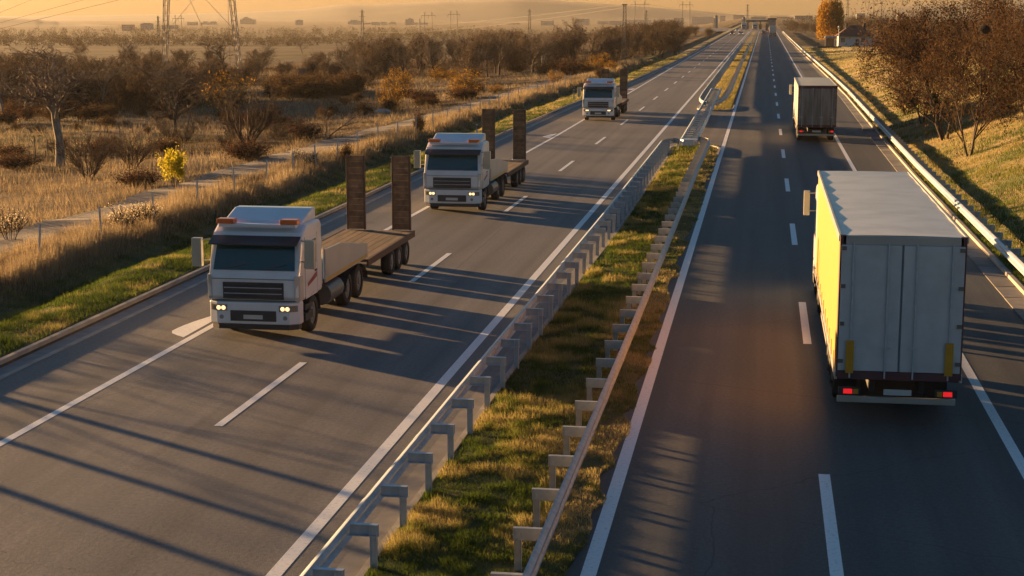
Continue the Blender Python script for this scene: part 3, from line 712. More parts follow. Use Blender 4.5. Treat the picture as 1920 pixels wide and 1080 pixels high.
def car(label, x, y, away, col, kind='car', lights=True):
    rt = thing('car', label, 'car', (x, y, 0), 0 if away else math.pi)
    # built driving towards +y, tail at 0
    pr = [(0, .45), (.02, .85), (.25, .95), (1.0, 1.0), (1.35, 1.02), (3.05, 1.0), (4.15, .82), (4.3, .6), (4.28, .35), (.1, .35)]
    MB().prismx(pr, -.88, .88).build('body', col, rt, .08)
    m = MB().add([(-.80, .45, .95), (.80, .45, .95), (.80, 3.2, .97), (-.80, 3.2, .97), (-.62, 1.1, 1.44), (.62, 1.1, 1.44), (.62, 2.35, 1.44), (-.62, 2.35, 1.44)],
                 [(0, 1, 5, 4), (1, 2, 6, 5), (2, 3, 7, 6), (3, 0, 4, 7)]); m.build('windows', 'glass', rt)
    MB().box(-.63, .63, 1.08, 2.38, 1.43, 1.47).build('roof', col, rt, .02)
    for s in (-1, 1):
        wheel(rt, s * .78, .85, .32, .2); wheel(rt, s * .78, 3.4, .32, .2)
        MB().box(s * .66 - .16, s * .66 + .16, 4.2, 4.31, .62, .76).build('headlight', 'headlight' if lights and not away else 'plate_white', rt)
        MB().box(s * .70 - .13, s * .70 + .13, -.02, .05, .68, .82).build('tail_light', 'tail', rt)
    return rt
pm('car_black', (.02, .02, .022)); pm('car_silver', (.42, .44, .46), .3, .4); pm('car_white', (.6, .6, .6)); pm('car_red', (.2, .03, .03))
car('black car with lit headlights far away in the left kerbside lane', -12.3, 630, False, 'car_black')
car('pale silver car in the far left carriageway next to the median', -8.9, 622, False, 'car_silver')
car('tiny white car farthest away on the left carriageway near the toll station', -12.4, 748, False, 'car_white')
car('dark car in the far right carriageway by the median, left of a white lorry', -.5, 655, True, 'car_black')
car('dark car just ahead of the white box lorry far down the right carriageway', .9, 742, True, 'car_red')
semi('small white box lorry far away on the right carriageway near the toll station', 2.85, 600, 'roof_white', 'roof_white', 'roof_white', False, 3.7, 8.0)
for lab, x, y in (('tiny white lorry coming out of the toll station on the left', -10.2, 800), ('small pale lorry standing at the toll booths left of the median', -4.9, 812)):
    rt = thing('box_lorry', lab, 'truck', (x, y, 0), 0)
    truck_cab(rt, 0, -1, 2.4, 2.9, 'car_white', False); MB().box(-1.22, 1.22, 2.4, 9, 1.0, 3.7).build('box_body', 'roof_white', rt, .03)
    for s in (-1, 1): wheel(rt, s * 1.0, 1.4); wheel(rt, s * 1.0, 7.0)
    MB().box(-.5, .5, 1, 8.8, .6, 1.0).build('chassis', 'chassis', rt)
# ------------------------------------------------------------------ trees
def tree_segs(seed, height, stems=1, fork=.25, spread=.8, levels=4, kids=(6, 5, 5, 4), gnarl=.22, up=.06, r0=.12, width=1.0, splay=.5):
    R = random.Random(seed); S = []; tips = []
    def rv(): return Vector((R.gauss(0, 1), R.gauss(0, 1), R.gauss(0, 1)))
    def br(p, d, L, r, lv):
        n = 5 if lv == 0 else (4 if lv == 1 else (3 if lv < 4 else 2)); sg = L / n
        for i in range(n):
            d = (d + rv() * gnarl * (.5 if lv == 0 else 1) + Vector((0, 0, up * (1 if lv else 2)))).normalized()
            q = p + d * sg; r1 = r * (1 - .6 / n)
            S.append((*p, *q, r, r1, lv))
            if lv < levels and (lv > 0 or (i + 1) / n > fork):
                k = kids[lv] / n / (1 - fork if lv == 0 else 1); k = int(k) + (R.random() < k - int(k))
                for _ in range(k):
                    ax = d.cross(rv()).normalized(); cd = (Matrix.Rotation(spread * R.uniform(.55, 1.25), 3, ax) @ d)
                    br(q, cd, L * R.uniform(.42, .74) * (1 - .3 * i / n), r1 * R.uniform(.5, .72), lv + 1)
            p, r = q, r1
        if lv >= levels - 1: tips.append((*p, *d))
    for k in range(stems):
        a = 2 * math.pi * (k + R.random() * .6) / stems; t = 0 if stems == 1 else splay * R.uniform(.35, 1.1)
        d = Vector((math.cos(a) * t, math.sin(a) * t, 1)).normalized()
        br(Vector((math.cos(a), math.sin(a), 0)) * (.0 if stems == 1 else .1) + Vector((0, 0, -.15)), d, height * (.55 if stems == 1 else .6) * R.uniform(.85, 1.1), r0 * (1 if stems == 1 else .7), 0)
    S = np.array(S); T = np.array(tips)
    k = height / S[:, 5].max()
    sc = np.array([k * width, k * width, k]); S[:, 0:3] *= sc; S[:, 3:6] *= sc; T[:, :3] *= sc
    return S, T

def seg_mesh(name, S, n, mat, rmin=.0):
    a, b = S[:, 0:3], S[:, 3:6]; d = b - a; d /= np.linalg.norm(d, axis=1, keepdims=True) + 1e-9
    ref = np.where(np.abs(d[:, 2:3]) < .9, np.array([[0, 0, 1.]]), np.array([[1., 0, 0]]))
    u = np.cross(d, ref); u /= np.linalg.norm(u, axis=1, keepdims=True); v = np.cross(d, u)
    ang = 2 * np.pi * np.arange(n) / n
    ring = u[:, None, :] * np.cos(ang)[None, :, None] + v[:, None, :] * np.sin(ang)[None, :, None]
    r0 = np.maximum(S[:, 6], rmin); r1 = np.maximum(S[:, 7], rmin * .8)
    Vt = np.concatenate([a[:, None] + ring * r0[:, None, None], b[:, None] + ring * r1[:, None, None]], 1).reshape(-1, 3)
    base = (np.arange(len(S)) * 2 * n)[:, None]; j = np.arange(n); j2 = (j + 1) % n
    F = np.stack([base + j, base + j2, base + n + j2, base + n + j], 2).reshape(-1, 4)
    return tri_mesh(name, Vt, F, mat)

def leaf_mesh(name, P, size, mat, seed=0, jit=.15, flat=0.0, per=1):
    g = np.random.default_rng(seed)
    P = np.repeat(np.asarray(P, float), per, 0); n = len(P)
    P = P + g.normal(0, jit, (n, 3))
    d = g.normal(0, 1, (n, 3)); d[:, 2] -= flat; d /= np.linalg.norm(d, axis=1, keepdims=True)
    e = np.cross(d, g.normal(0, 1, (n, 3))); e /= np.linalg.norm(e, axis=1, keepdims=True)
    s = size * g.uniform(.6, 1.35, (n, 1))
    Vt = np.stack([P, P + d * s * .5 + e * s * .32, P + d * s, P + d * s * .5 - e * s * .32], 1).reshape(-1, 3)
    return tri_mesh(name, Vt, np.arange(4 * n).reshape(-1, 4), mat)

PROTO = {}
def tree_proto(key, bark, twig, leaf=None, lsize=.09, per=1, jit=.15, trunk_lv=0, rmin=.006, ltips=1.0, **kw):
    S, T = tree_segs(**kw)
    t = S[S[:, 8] <= trunk_lv]; c = S[S[:, 8] > trunk_lv]
    big = c[c[:, 8] <= trunk_lv + 1]; small = c[c[:, 8] > trunk_lv + 1]
    g = np.random.default_rng(kw['seed'])
    parts = [('trunk', seg_mesh('trunk', np.concatenate([t, big]), 6, bark, .013)), ('crown', seg_mesh('crown', small, 3, twig, rmin))]
    if leaf:
        P = T[:, :3][g.random(len(T)) < ltips]
        parts.append(('foliage', leaf_mesh('foliage', P, lsize, leaf, kw['seed'], jit, .3, per)))
    PROTO[key] = (parts, kw['height'])
    return key
tree_proto('bare_big', 'bark_pale', 'twig_grey', seed=11, height=7, kids=(6, 6, 5, 4), gnarl=.24, spread=.75, r0=.22, fork=.25, width=1.15, rmin=.016)
tree_proto('orchard_a', 'bark', 'twig', 'leaf_rust', .10, 1, .1, seed=12, height=5, kids=(6, 6, 5, 4), gnarl=.26, spread=.85, r0=.16, fork=.38, width=1.25, rmin=.008, ltips=.25)
tree_proto('orchard_b', 'bark', 'twig', seed=23, height=5, kids=(6, 6, 5, 4), gnarl=.26, spread=.85, r0=.16, fork=.3, width=1.3, rmin=.009)
tree_proto('orchard_c', 'bark', 'twig_grey', seed=37, height=5, kids=(7, 6, 5, 3), gnarl=.22, spread=.7, r0=.14, fork=.3, width=1.0, rmin=.009)
tree_proto('bush_fan', 'twig', 'twig', 'leaf_rust', .07, 1, .1, seed=5, height=3, stems=9, levels=3, kids=(6, 5, 4), gnarl=.13, spread=.45, r0=.06, fork=.1, splay=.75, rmin=.007, ltips=.2)
tree_proto('bush_fan_b', 'twig', 'twig', seed=6, height=3, stems=11, levels=3, kids=(6, 5, 4), gnarl=.12, spread=.42, r0=.07, fork=.1, splay=1.1, rmin=.007)
tree_proto('low_bare', 'bark', 'twig_grey', seed=8, height=2.6, stems=3, levels=3, kids=(6, 6, 5), gnarl=.28, spread=.8, r0=.08, fork=.25, splay=.8, width=1.5, rmin=.007)
tree_proto('yellow_bush', 'twig', 'twig', 'leaf_yellow', .14, 4, .10, seed=9, height=2.4, stems=6, levels=3, kids=(5, 4, 4), gnarl=.15, spread=.5, r0=.04, fork=.3, splay=.7, rmin=.006, ltips=.85)
tree_proto('rust_bush', 'twig_red', 'twig_red', 'leaf_rust', .09, 2, .2, seed=10, height=1.4, stems=14, levels=2, kids=(7, 7), gnarl=.16, spread=.5, r0=.025, fork=.1, splay=1.1, rmin=.006)
tree_proto('gold_bush', 'twig', 'twig', 'leaf_gold', .14, 2, .22, seed=14, height=2.6, stems=8, levels=3, kids=(5, 5, 4), gnarl=.2, spread=.6, r0=.05, fork=.15, splay=.8, rmin=.008, ltips=.6)
tree_proto('dark_bush', 'twig', 'twig', 'leaf_dark', .15, 2, .22, seed=15, height=2.6, stems=8, levels=3, kids=(5, 5, 4), gnarl=.2, spread=.6, r0=.05, fork=.1, splay=.9, rmin=.01, ltips=.7)
tree_proto('seed_weed', 'twig', 'twig', 'seed', .07, 6, .09, seed=16, height=1.7, stems=12, levels=1, kids=(6,), gnarl=.1, spread=.5, r0=.012, fork=.5, splay=.5, rmin=.006)
tree_proto('sparse_pole', 'bark', 'twig', seed=19, height=9, levels=2, kids=(6, 4), gnarl=.1, spread=.5, r0=.16, fork=.45, width=.8, rmin=.02)
for k, sd in enumerate((41, 42, 43, 44)):
    tree_proto('thicket_%d' % k, 'bark', 'twig' if k % 2 else 'twig_grey', 'leaf_dark', .12, 2, .16, seed=sd, height=5, stems=4, levels=3, kids=(8, 7, 6), gnarl=.2, spread=.55, r0=.1, fork=.15, splay=.45, width=.95, rmin=.013, ltips=.4)
for k, sd in enumerate((51, 52, 53)):
    tree_proto('brown_tree_%d' % k, 'bark', 'twig', 'leaf_brown', .115, 4, .2, seed=sd, height=8, stems=3, levels=4, kids=(8, 5, 4, 4), gnarl=.2, spread=.75, r0=.12, fork=.14, splay=.42, width=1.12, rmin=.008, ltips=.85)
for k, sd in enumerate((61, 62)):
    tree_proto('far_tree_%d' % k, 'bark', 'twig_grey', 'leaf_far', .5, 1, .3, seed=sd, height=8, stems=2, levels=2, kids=(9, 8), gnarl=.2, spread=.7, r0=.2, fork=.2, splay=.3, width=1.2, rmin=.05, ltips=.8)

TR = random.Random(77)
def plant(key, name, label, cat, loc, height, group=None, wide=1.0, rz=None):
    parts, h0 = PROTO[key]
    r = thing(name, label, cat, loc, TR.uniform(0, 6.28) if rz is None else rz, group)
    k = height / h0; r.scale = (k * wide, k * wide, k)
    for nm, me in parts: link(nm, me, r)
    return r
def plant_px(key, name, label, cat, px, py, toppx, group=None, wide=1.0, rz=None):
    p = at(px, py); d = p.y * math.cos(YAW)
    h = max(.5, (py - toppx) * (p - CAM).length / FPX)
    return plant(key, name, label, cat, p, h, group, wide, rz)

# the field on the left, from near to far
plant_px('bare_big', 'bare_tree', 'big pale-barked bare tree at the left edge, forked low with twisted limbs', 'tree', 112, 312, 88, wide=1.35, rz=2.2)
plant_px('bush_fan', 'bare_shrub', 'round brown leafless shrub just right of the pale forked tree', 'shrub', 167, 336, 228, wide=.95)
plant_px('bush_fan', 'bare_shrub', 'brown leafless shrub behind, left of the yellow bush', 'shrub', 248, 316, 228, wide=1.0, rz=1.1)
plant_px('orchard_a', 'fruit_tree', 'dark fruit tree with straight trunk and rusty leaves, below the left pylon leg', 'tree', 330, 257, 128, wide=1.0, rz=.4)
plant_px('bush_fan_b', 'bare_shrub', 'tall black many-stemmed leafless shrub fanning out beside the golden leaves', 'shrub', 462, 268, 150, wide=1.0, rz=.9)
plant_px('gold_bush', 'golden_shrub', 'loose golden-leaved shrub behind the black many-stemmed one', 'shrub', 428, 222, 138, wide=.8)
plant_px('low_bare', 'bare_shrub', 'small wide leafless shrub alone in pale grass, right of the black one', 'shrub', 608, 258, 196, wide=1.0)
plant_px('yellow_bush', 'yellow_bush', 'bright yellow-leaved bush in the dry grass', 'bush', 330, 352, 278, wide=.85)
plant_px('rust_bush', 'rust_bush', 'low rust-red bush left of the bright yellow bush', 'bush', 262, 352, 315, wide=1.6)
plant_px('rust_bush', 'rust_bush', 'reddish bramble bush at the foot of the black many-stemmed shrub', 'bush', 462, 300, 258, wide=1.5)
plant_px('rust_bush', 'rust_bush', 'brown bramble bush at far left among old vineyard posts', 'bush', 30, 318, 285, wide=1.8)
plant_px('gold_bush', 'golden_shrub', 'small golden young tree in the grass left of the dirt track bend', 'shrub', 735, 206, 148, wide=.7)
plant_px('gold_bush', 'golden_shrub', 'big dark and gold rounded shrub beside the dirt track', 'shrub', 872, 176, 132, wide=1.25)
plant_px('gold_bush', 'golden_shrub', 'golden shrub among bare trees, left of the big rounded gold shrub', 'shrub', 752, 172, 128, wide=1.0)
plant_px('gold_bush', 'golden_shrub', 'squat brown-gold bush at the fence behind the farthest flatbed truck', 'shrub', 1043, 160, 132, wide=.8)
plant_px('dark_bush', 'dark_bush', 'pair-like dark clipped bush left of the farthest truck ramps', 'bush', 1125, 148, 122, wide=.7)
plant_px('dark_bush', 'dark_bush', 'brown leafy bush at the fence above the middle truck cab', 'bush', 786, 252, 205, wide=.55)
plant_px('dark_bush', 'dark_bush', 'brown leafy bush at the fence above the nearest truck', 'bush', 650, 305, 264, wide=.6)
for lab, px, py, tp, wd, key in (('bare tree crown standing between the two big pylon legs', 418, 140, 60, 1.25, 'orchard_b'), ('bare tree just left of the left pylon leg', 248, 140, 70, 1.2, 'orchard_c'),
      ('dense bare tree just right of the right pylon leg', 492, 138, 78, 1.1, 'orchard_b'), ('small lone bare tree in the distant ochre field', 567, 100, 72, 1.2, 'orchard_c'),
      ('bare tree with forked dark trunk, left of the centre thicket', 722, 148, 62, 1.05, 'orchard_b'), ('bare wide tree in the middle of the centre thicket', 812, 135, 66, 1.1, 'orchard_b'),
      ('bare tree right of the wide one, above the big gold shrub', 872, 132, 68, 1.1, 'orchard_c'), ('tall bare tree with thick trunk, left of the dark lattice mast', 1075, 122, 32, .95, 'bare_big'),
      ('bare slender tree between the thick-trunked one and the lattice mast', 1107, 118, 42, .8, 'orchard_c'), ('bare tree behind the lattice mast', 1195, 95, 40, 1.1, 'orchard_b')):
    plant_px(key, 'bare_tree', lab, 'tree', px, py, tp, wide=wd)
for lab, px, py, tp, wd in (('round rust-brown distant tree left of the pylon', 150, 108, 74, 1.1),):
    plant_px('brown_tree_0', 'round_tree', lab, 'tree', px, py, tp, wide=wd)
# pale seed heads and grass plumes by the fence
for k, (px, py, tp) in enumerate(((20, 452, 395), (232, 440, 385), (275, 428, 378), (560, 312, 278), (585, 318, 282), (640, 300, 272))):
    plant_px('seed_weed', 'seed_head_weed', 'tall dry weed with fluffy pale seed heads by the wire fence', 'weed', px, py, tp, 'fluffy weeds along the wire fence', wide=1.3)

# thickets: trees one cannot tell apart
ZONE = []
def thicket(n, xr, ylo, yhi, hr, label, group, keys, seed, name='thicket_tree'):
    R = random.Random(seed)
    for _ in range(n):
        px = R.uniform(*xr); t = (px - xr[0]) / (xr[1] - xr[0])
        py = R.uniform(ylo[0] + (ylo[1] - ylo[0]) * t, yhi[0] + (yhi[1] - yhi[0]) * t)
        p = at(px, py)
        if p.y < 40: continue
        plant(R.choice(keys), name, label, 'tree', p, R.uniform(*hr), group, R.uniform(1.0, 1.6))
        
        if seed < 30 and name == 'thicket_tree': ZONE.append((p.x, p.y))
TK = ['thicket_0', 'thicket_1', 'thicket_2', 'thicket_3']
thicket(90, (-60, 350), (138, 122), (222, 205), (3.4, 6.2), 'bare grey-brown thicket tree in the dense scrub at left', 'thicket left of the pylon', TK, 1)
thicket(34, (300, 640), (108, 106), (175, 150), (2.6, 5.0), 'bare scrub tree around the feet of the big pylon', 'scrub around the pylon feet', TK, 2)
thicket(105, (640, 1275), (104, 68), (166, 108), (4.5, 8.0), 'bare brown tree in the dense thicket left of the motorway', 'thicket left of the motorway', TK, 3)
thicket(16, (1180, 1335), (78, 60), (108, 70), (4, 6.5), 'bare brown tree in the far roadside thicket', 'far thicket beside the left carriageway', TK, 4)
thicket(30, (1668, 1960), (66, 66), (112, 122), (4, 7), 'brown bare tree behind the grass slope on the right', 'thicket behind the right slope', TK, 5)
thicket(10, (1475, 1545), (54, 58), (60, 66), (3.5, 5.5), 'far bare tree right of the toll station', 'far trees right of the toll station', TK, 6)
thicket(12, (1585, 1660), (52, 52), (70, 68), (5, 9), 'far bare tree behind the white house', 'far trees behind the house', TK, 7)
thicket(36, (500, 680), (168, 168), (190, 180), (1.8, 2.8), 'dark red-brown bush in the long low hedge', 'long dark hedge across the field', ['dark_bush'], 8, 'hedge_bush')
thicket(16, (640, 1180), (158, 118), (176, 134), (1.5, 2.6), 'rusty or golden bush along the front of the centre thicket', 'bushes before the centre thicket', ['gold_bush', 'dark_bush', 'rust_bush', 'rust_bush'], 9, 'thicket_bush')
thicket(20, (-40, 330), (205, 205), (236, 226), (1.0, 2.0), 'dark bramble bush in front of the left scrub', 'brambles in front of the left scrub', ['dark_bush', 'rust_bush'], 10, 'bramble_bush')

# clutter of the rough field: pale saplings before the scrub, rank bushes in the meadow
thicket(16, (-30, 345), (200, 196), (226, 214), (4.2, 6.4), 'slim pale-barked bare tree at the front of the left scrub', 'pale bare trees before the left scrub', ['bare_big', 'orchard_c'], 31, 'pale_tree')
thicket(14, (655, 1150), (160, 116), (172, 126), (4.5, 7.0), 'bare tree with visible trunk at the front of the centre thicket', 'bare trees fronting the centre thicket', ['orchard_b', 'orchard_c', 'bare_big'], 32, 'bare_tree')
thicket(46, (-20, 620), (238, 215), (330, 262), (.7, 1.5), 'low brown bush in the rough meadow beyond the dirt track', 'brown bushes scattered in the meadow', ['rust_bush', 'dark_bush', 'bush_fan_b', 'bush_fan'], 33, 'meadow_bush')
thicket(16, (600, 960), (188, 160), (228, 184), (.7, 1.6), 'small brown bush in the grass left of the dirt track', 'brown bushes left of the dirt track', ['rust_bush', 'dark_bush', 'gold_bush'], 34, 'track_bush')
# right slope trees
for k, (lab, px, py, tp, wd, key) in enumerate((
      ('brown-leaved tree nearest the camera on the right slope, two slim trunks', 1818, 292, 20, .78, 'brown_tree_0'),
      ('brown-leaved multi-stemmed tree in the middle of the right slope clump', 1772, 262, -12, .9, 'brown_tree_1'),
      ('brown-leaved tree at the left of the right slope clump, by the barrier', 1730, 232, 30, .85, 'brown_tree_2'),
      ('large brown-leaved tree at the back of the right slope clump', 1845, 215, -30, 1.0, 'brown_tree_1'),
      ('brown-leaved tree leaning out over the slope, farthest along the clump', 1712, 208, 50, .75, 'brown_tree_0'),
      ('brown-leaved tree cut by the right edge of the picture', 1925, 235, 20, .85, 'brown_tree_2'))):
    plant_px(key, 'brown_leaved_tree', lab, 'tree', px, py, tp, 'brown-leaved trees on the right slope', wd)
for px, py in ((1885, 205), (1915, 190), (1700, 215), (1755, 225)):
    plant_px('dark_bush', 'slope_bush', 'dark undergrowth bush beneath the brown-leaved trees', 'bush', px, py, py - 60, 'undergrowth beneath the brown-leaved trees', .9)
m = MB(); nest = ptd(1846, 55, 84); 
_g = np.random.default_rng(8); _u = _g.normal(0, 1, (420, 3)); _u /= np.linalg.norm(_u, axis=1, keepdims=True); _t = np.cross(_u, _g.normal(0, 1, (420, 3))); _t /= np.linalg.norm(_t, axis=1, keepdims=True)
_c = _u * np.array([.26, .26, .2]) * _g.uniform(.5, 1, (420, 1)); _s = np.concatenate([_c - _t * .16, _c + _t * .16, np.full((420, 2), .009), np.zeros((420, 1))], 1)
nn = link('bird_nest', seg_mesh('bird_nest', _s, 3, 'bark'), None, nest); tag(nn, 'dark round bird nest high in the brown-leaved trees', 'nest')

# golden weeping willow
def willow():
    base = at(1573, 80); r = thing('weeping_willow', 'tall golden weeping willow beside the white house', 'tree', base)
    S, T = tree_segs(seed=71, height=15.5, kids=(7, 5, 4, 3), levels=3, gnarl=.2, spread=.7, r0=.5, fork=.2, width=.75)
    link('trunk', seg_mesh('trunk', S[S[:, 8] <= 0], 8, 'bark', .05), r); link('limbs', seg_mesh('limbs', S[S[:, 8] > 0], 4, 'bark', .035), r)
    g = np.random.default_rng(3); P = []
    for t in T:
        if g.random() < .6: P.append(t[:3] + g.normal(0, .35, 3))
    # hanging strands on the side towards the motorway and all around the crown
    for _ in range(420):
        a = g.uniform(0, 2 * np.pi); rr = np.sqrt(g.uniform(.1, 1)) * 3.7; x, y = -2.6 + rr * np.cos(a), rr * np.sin(a); z = 12.6 - .30 * rr * rr + g.normal(0, .9); L = z * g.uniform(.45, .93)
        for q in np.arange(0, L, .34): P.append((x + g.normal(0, .07), y + g.normal(0, .07), z - q))
    link('foliage', leaf_mesh('foliage', np.array(P), .42, 'leaf_willow', 4, .08, 2.5, 1), r)
willow()

# far woods that read as one mass
def far_wood(name, label, spots, seed):
    g = np.random.default_rng(seed); P = []
    for (px, py, h, wdt, n) in spots:
        b = at(px, py)
        for _ in range(n):
            c = Vector((b.x + g.normal(0, wdt), b.y + g.normal(0, wdt * .5), 0)); gz = ground(c.x, c.y); hh = h * g.uniform(.55, 1.15); rr = hh * g.uniform(.35, .6)
            
            if -55 < c.x < 45 and c.y < 1200: continue
            k = 60; u = g.normal(0, 1, (k, 3)); u /= np.linalg.norm(u, axis=1, keepdims=True); u *= np.cbrt(g.uniform(.2, 1, (k, 1)))
            for q in u: P.append((c.x + q[0] * rr, c.y + q[1] * rr, gz + hh * .48 + q[2] * hh * .52))
    o = link(name, leaf_mesh(name, np.array(P), 1.1, 'leaf_far', seed, .2, .2, 1)); return tag(o, label, 'wood', None, 'stuff')
g0 = random.Random(5)
far_wood('distant_wood', 'hazy brown belt of woods before the city on the left', [(x + g0.uniform(-10, 10), g0.uniform(74, 86), 6.5, 20, 5) for x in range(-30, 660, 9)], 21)
far_wood('distant_wood', 'paler belts of trees in the mist below the city', [(x + g0.uniform(-12, 12), g0.uniform(61, 70), 9, 34, 4) for x in range(-30, 980, 14)], 22)
far_wood('distant_wood', 'low brown wood on the skyline behind the centre thicket', [(x + g0.uniform(-10, 10), g0.uniform(66, 76), 7, 20, 4) for x in range(640, 1290, 10)], 23)
far_wood('distant_wood', 'brown wood at the foot of the hill on the right', [(x + g0.uniform(-10, 10), g0.uniform(44, 50), 7, 24, 4) for x in range(1470, 1960, 14)], 24)
# ------------------------------------------------------------------ grass
def blades(name, label, X, Y, H, W, tone, seed, zf=None, lean=.5, cat='grass', mat='blade'):
    g = np.random.default_rng(seed); n = len(X)
    Z = terr(X, Y) if zf is None else zf(X, Y)
    a = g.uniform(0, 2 * np.pi, n); dx, dy = np.cos(a) * W, np.sin(a) * W
    b = g.uniform(0, 2 * np.pi, n); l = g.uniform(0, lean, n) * H
    V = np.empty((n, 3, 3), np.float32)
    V[:, 0] = np.stack([X - dx, Y - dy, Z - .02], 1); V[:, 1] = np.stack([X + dx, Y + dy, Z - .02], 1)
    V[:, 2] = np.stack([X + np.cos(b) * l, Y + np.sin(b) * l, Z + H], 1)
    o = link(name, tri_mesh(name, V.reshape(-1, 3), np.arange(3 * n).reshape(-1, 3), mat, np.repeat(np.clip(tone, 0, 1), 3)))
    return tag(o, label, cat, None, 'stuff')
G = np.random.default_rng(12)
def rows(n, y0, y1, x0, x1, p=1.6):
    """more blades near the camera: density falls with distance"""
    u = G.random(n); Y = (y0 ** (1 - p) + u * (y1 ** (1 - p) - y0 ** (1 - p))) ** (1 / (1 - p))
    return x0 + (x1 - x0) * G.random(n), Y
def mottle(X, Y, s, sd): return .6 * vnoise(X * s, Y * s, sd) + .4 * vnoise(X * s * 2.7, Y * s * 2.7, sd + 1)

# median lawn: green tufts in dry winter grass, ragged right edge
n = 190000; X, Y = rows(n, 20, 104, 0, 1, 1.9); ml = np.interp(Y, [0, 48, 62, 900], [-6.02, -5.75, -5.55, -5.55]) + .14
X = ml + X * (MEDR + .06 + (vnoise(Y * 1.3, 0 * Y, 9) - .5) * .3 - ml)
mt = mottle(X, Y, 1.1, 31); rightdry = sstep(X, -4.3, -2.9)
tone = .06 + .85 * sstep(mt, .34, .72) * .75 + .42 * rightdry * G.random(n) + G.normal(0, .1, n)
H = (.03 + .12 * vnoise(X * 3.5, Y * 3.5, 33) ** 1.5 + .06 * (mt > .52)) * G.uniform(.5, 1.4, n) * np.interp(Y, [20, 100], [.9, 1.3]) * (1 - .45 * rightdry)
blades('median_grass', 'short mixed green and straw grass on the near median', X, Y, H, .0045 * np.interp(Y, [20, 104], [1, 4]), tone, 1, lambda a, b: LAWNZ(a, b, (a - ml + .04) / (MEDR - ml + .04)), .9)
n = 30000; X, Y = rows(n, 142, 420, -5.4, -2.8, 1.5)
tone = .45 + .4 * mottle(X, Y, .4, 35) + G.normal(0, .1, n)
blades('median_grass', 'straw-coloured grass on the far median', X, Y, .12 * G.uniform(.5, 1.4, n), .03, tone, 2, lambda a, b: .05 + 0 * a, .7)
# left verge between kerb and ditch
n = 190000; t, Y = rows(n, 30, 330, .02, 1, 1.7); X = XL(Y) - .15 - t * 6.4
mt = mottle(X, Y, .8, 41); tone = .02 + .6 * sstep(mt, .38, .75) + .3 * sstep(Y, 90, 160) + G.normal(0, .09, n)
H = (.05 + .14 * vnoise(X * 1.7, Y * 1.7, 43)) * G.uniform(.5, 1.4, n)
blades('verge_grass', 'green and olive grass on the left verge behind the kerb', X, Y, H, .006 * np.interp(Y, [30, 150, 330], [1.2, 4, 8]), tone, 3, None, .8)
# tall dry grass along the ditch and the wire fence
n = 120000; t, Y = rows(n, 36, 300, 0, 1, 1.6); X = XL(Y) - 6.0 - t * 4.0
cl = mottle(X, Y, .45, 45); keep = G.random(n) < np.clip(cl * 2.2 - .45 + .3 * (t > .4), .08, 1); X, Y, t, cl = X[keep], Y[keep], t[keep], cl[keep]; n = len(X)
tone = .5 + .5 * cl + G.normal(0, .12, n)
H = (.2 + .95 * cl ** 1.5 * sstep(t, .0, .2)) * G.uniform(.5, 1.25, n)
blades('dry_grass', 'tall straw-coloured grass along the wire fence and ditch', X, Y, H, .007 * np.interp(Y, [36, 150, 300], [1.2, 4, 8]), tone, 4, None, .45, 'grass', 'meadow')
# rough meadow beyond the track
n = 330000; u = G.random(n); Y = 45 * (430 / 45) ** u
X = -28.5 - (Y * .62 + 8) * G.random(n) ** 1.1
cl = mottle(X, Y, .16, 47); c2 = mottle(X, Y, .9, 49)
onroad = (X > XL(Y) - 13.2) & (c2 > .25); keep = ~onroad & (G.random(n) < .25 + .9 * c2); X, Y, cl, c2 = X[keep], Y[keep], cl[keep], c2[keep]; n = len(X)
tone = .42 + .55 * cl + G.normal(0, .13, n) - .45 * (vnoise(X * .05, Y * .05, 51) > .74)
H = (.16 + .75 * c2 ** 1.4 * (cl > .32)) * G.uniform(.45, 1.3, n)
blades('dry_meadow_grass', 'rough straw and brown meadow grass of the field on the left', X, Y, H, .0075 * np.interp(Y, [45, 150, 430], [1.4, 2.6, 6]), tone, 5, None, .8, 'grass', 'meadow')
# thin upright stems and saplings that fill the thickets
Zn = np.array([z for z in ZONE if z[1] < 420]); k = 330; X = np.repeat(Zn[:, 0], k); Y = np.repeat(Zn[:, 1], k); n = len(X)
sp = np.interp(Y, [100, 400], [2.2, 6]); X = X + G.normal(0, 1, n) * sp; Y = Y + G.normal(0, 1, n) * sp
ok = (X < XL(Y) - 12) | (X > XR(Y) + 22); X, Y = X[ok], Y[ok]; n = len(X)
cl = mottle(X, Y, .3, 61); H = (.5 + 2.6 * cl ** 1.3) * G.uniform(.35, 1.25, n)
blades('scrub_stems', 'thin upright brown stems filling the thickets', X, Y, H, .010 * np.interp(Y, [100, 400], [1, 2.6]), .15 + .6 * cl + G.normal(0, .22, n), 9, None, .3, 'scrub', 'stem')
# right slope
n = 190000; t, Y = rows(n, 44, 400, 0, 1, 1.45); X = XR(Y) + .12 + t ** 1.2 * np.interp(Y, [44, 150, 400], [9, 24, 24])
mt = mottle(X, Y, .28, 53); tone = .08 + .65 * sstep(mt, .38, .66) * sstep(Y + 8 * (t), 50, 120) + .25 * mottle(X, Y, 1.4, 55) + .25 * sstep(Y, 120, 200) + G.normal(0, .1, n)
H = (.06 + .16 * vnoise(X * 1.3, Y * 1.3, 57)) * G.uniform(.5, 1.4, n)
blades('slope_grass', 'green and golden grass on the right cut slope', X, Y, H, .007 * np.interp(Y, [44, 150, 400], [1.6, 4, 10]), tone, 6, None, .8)

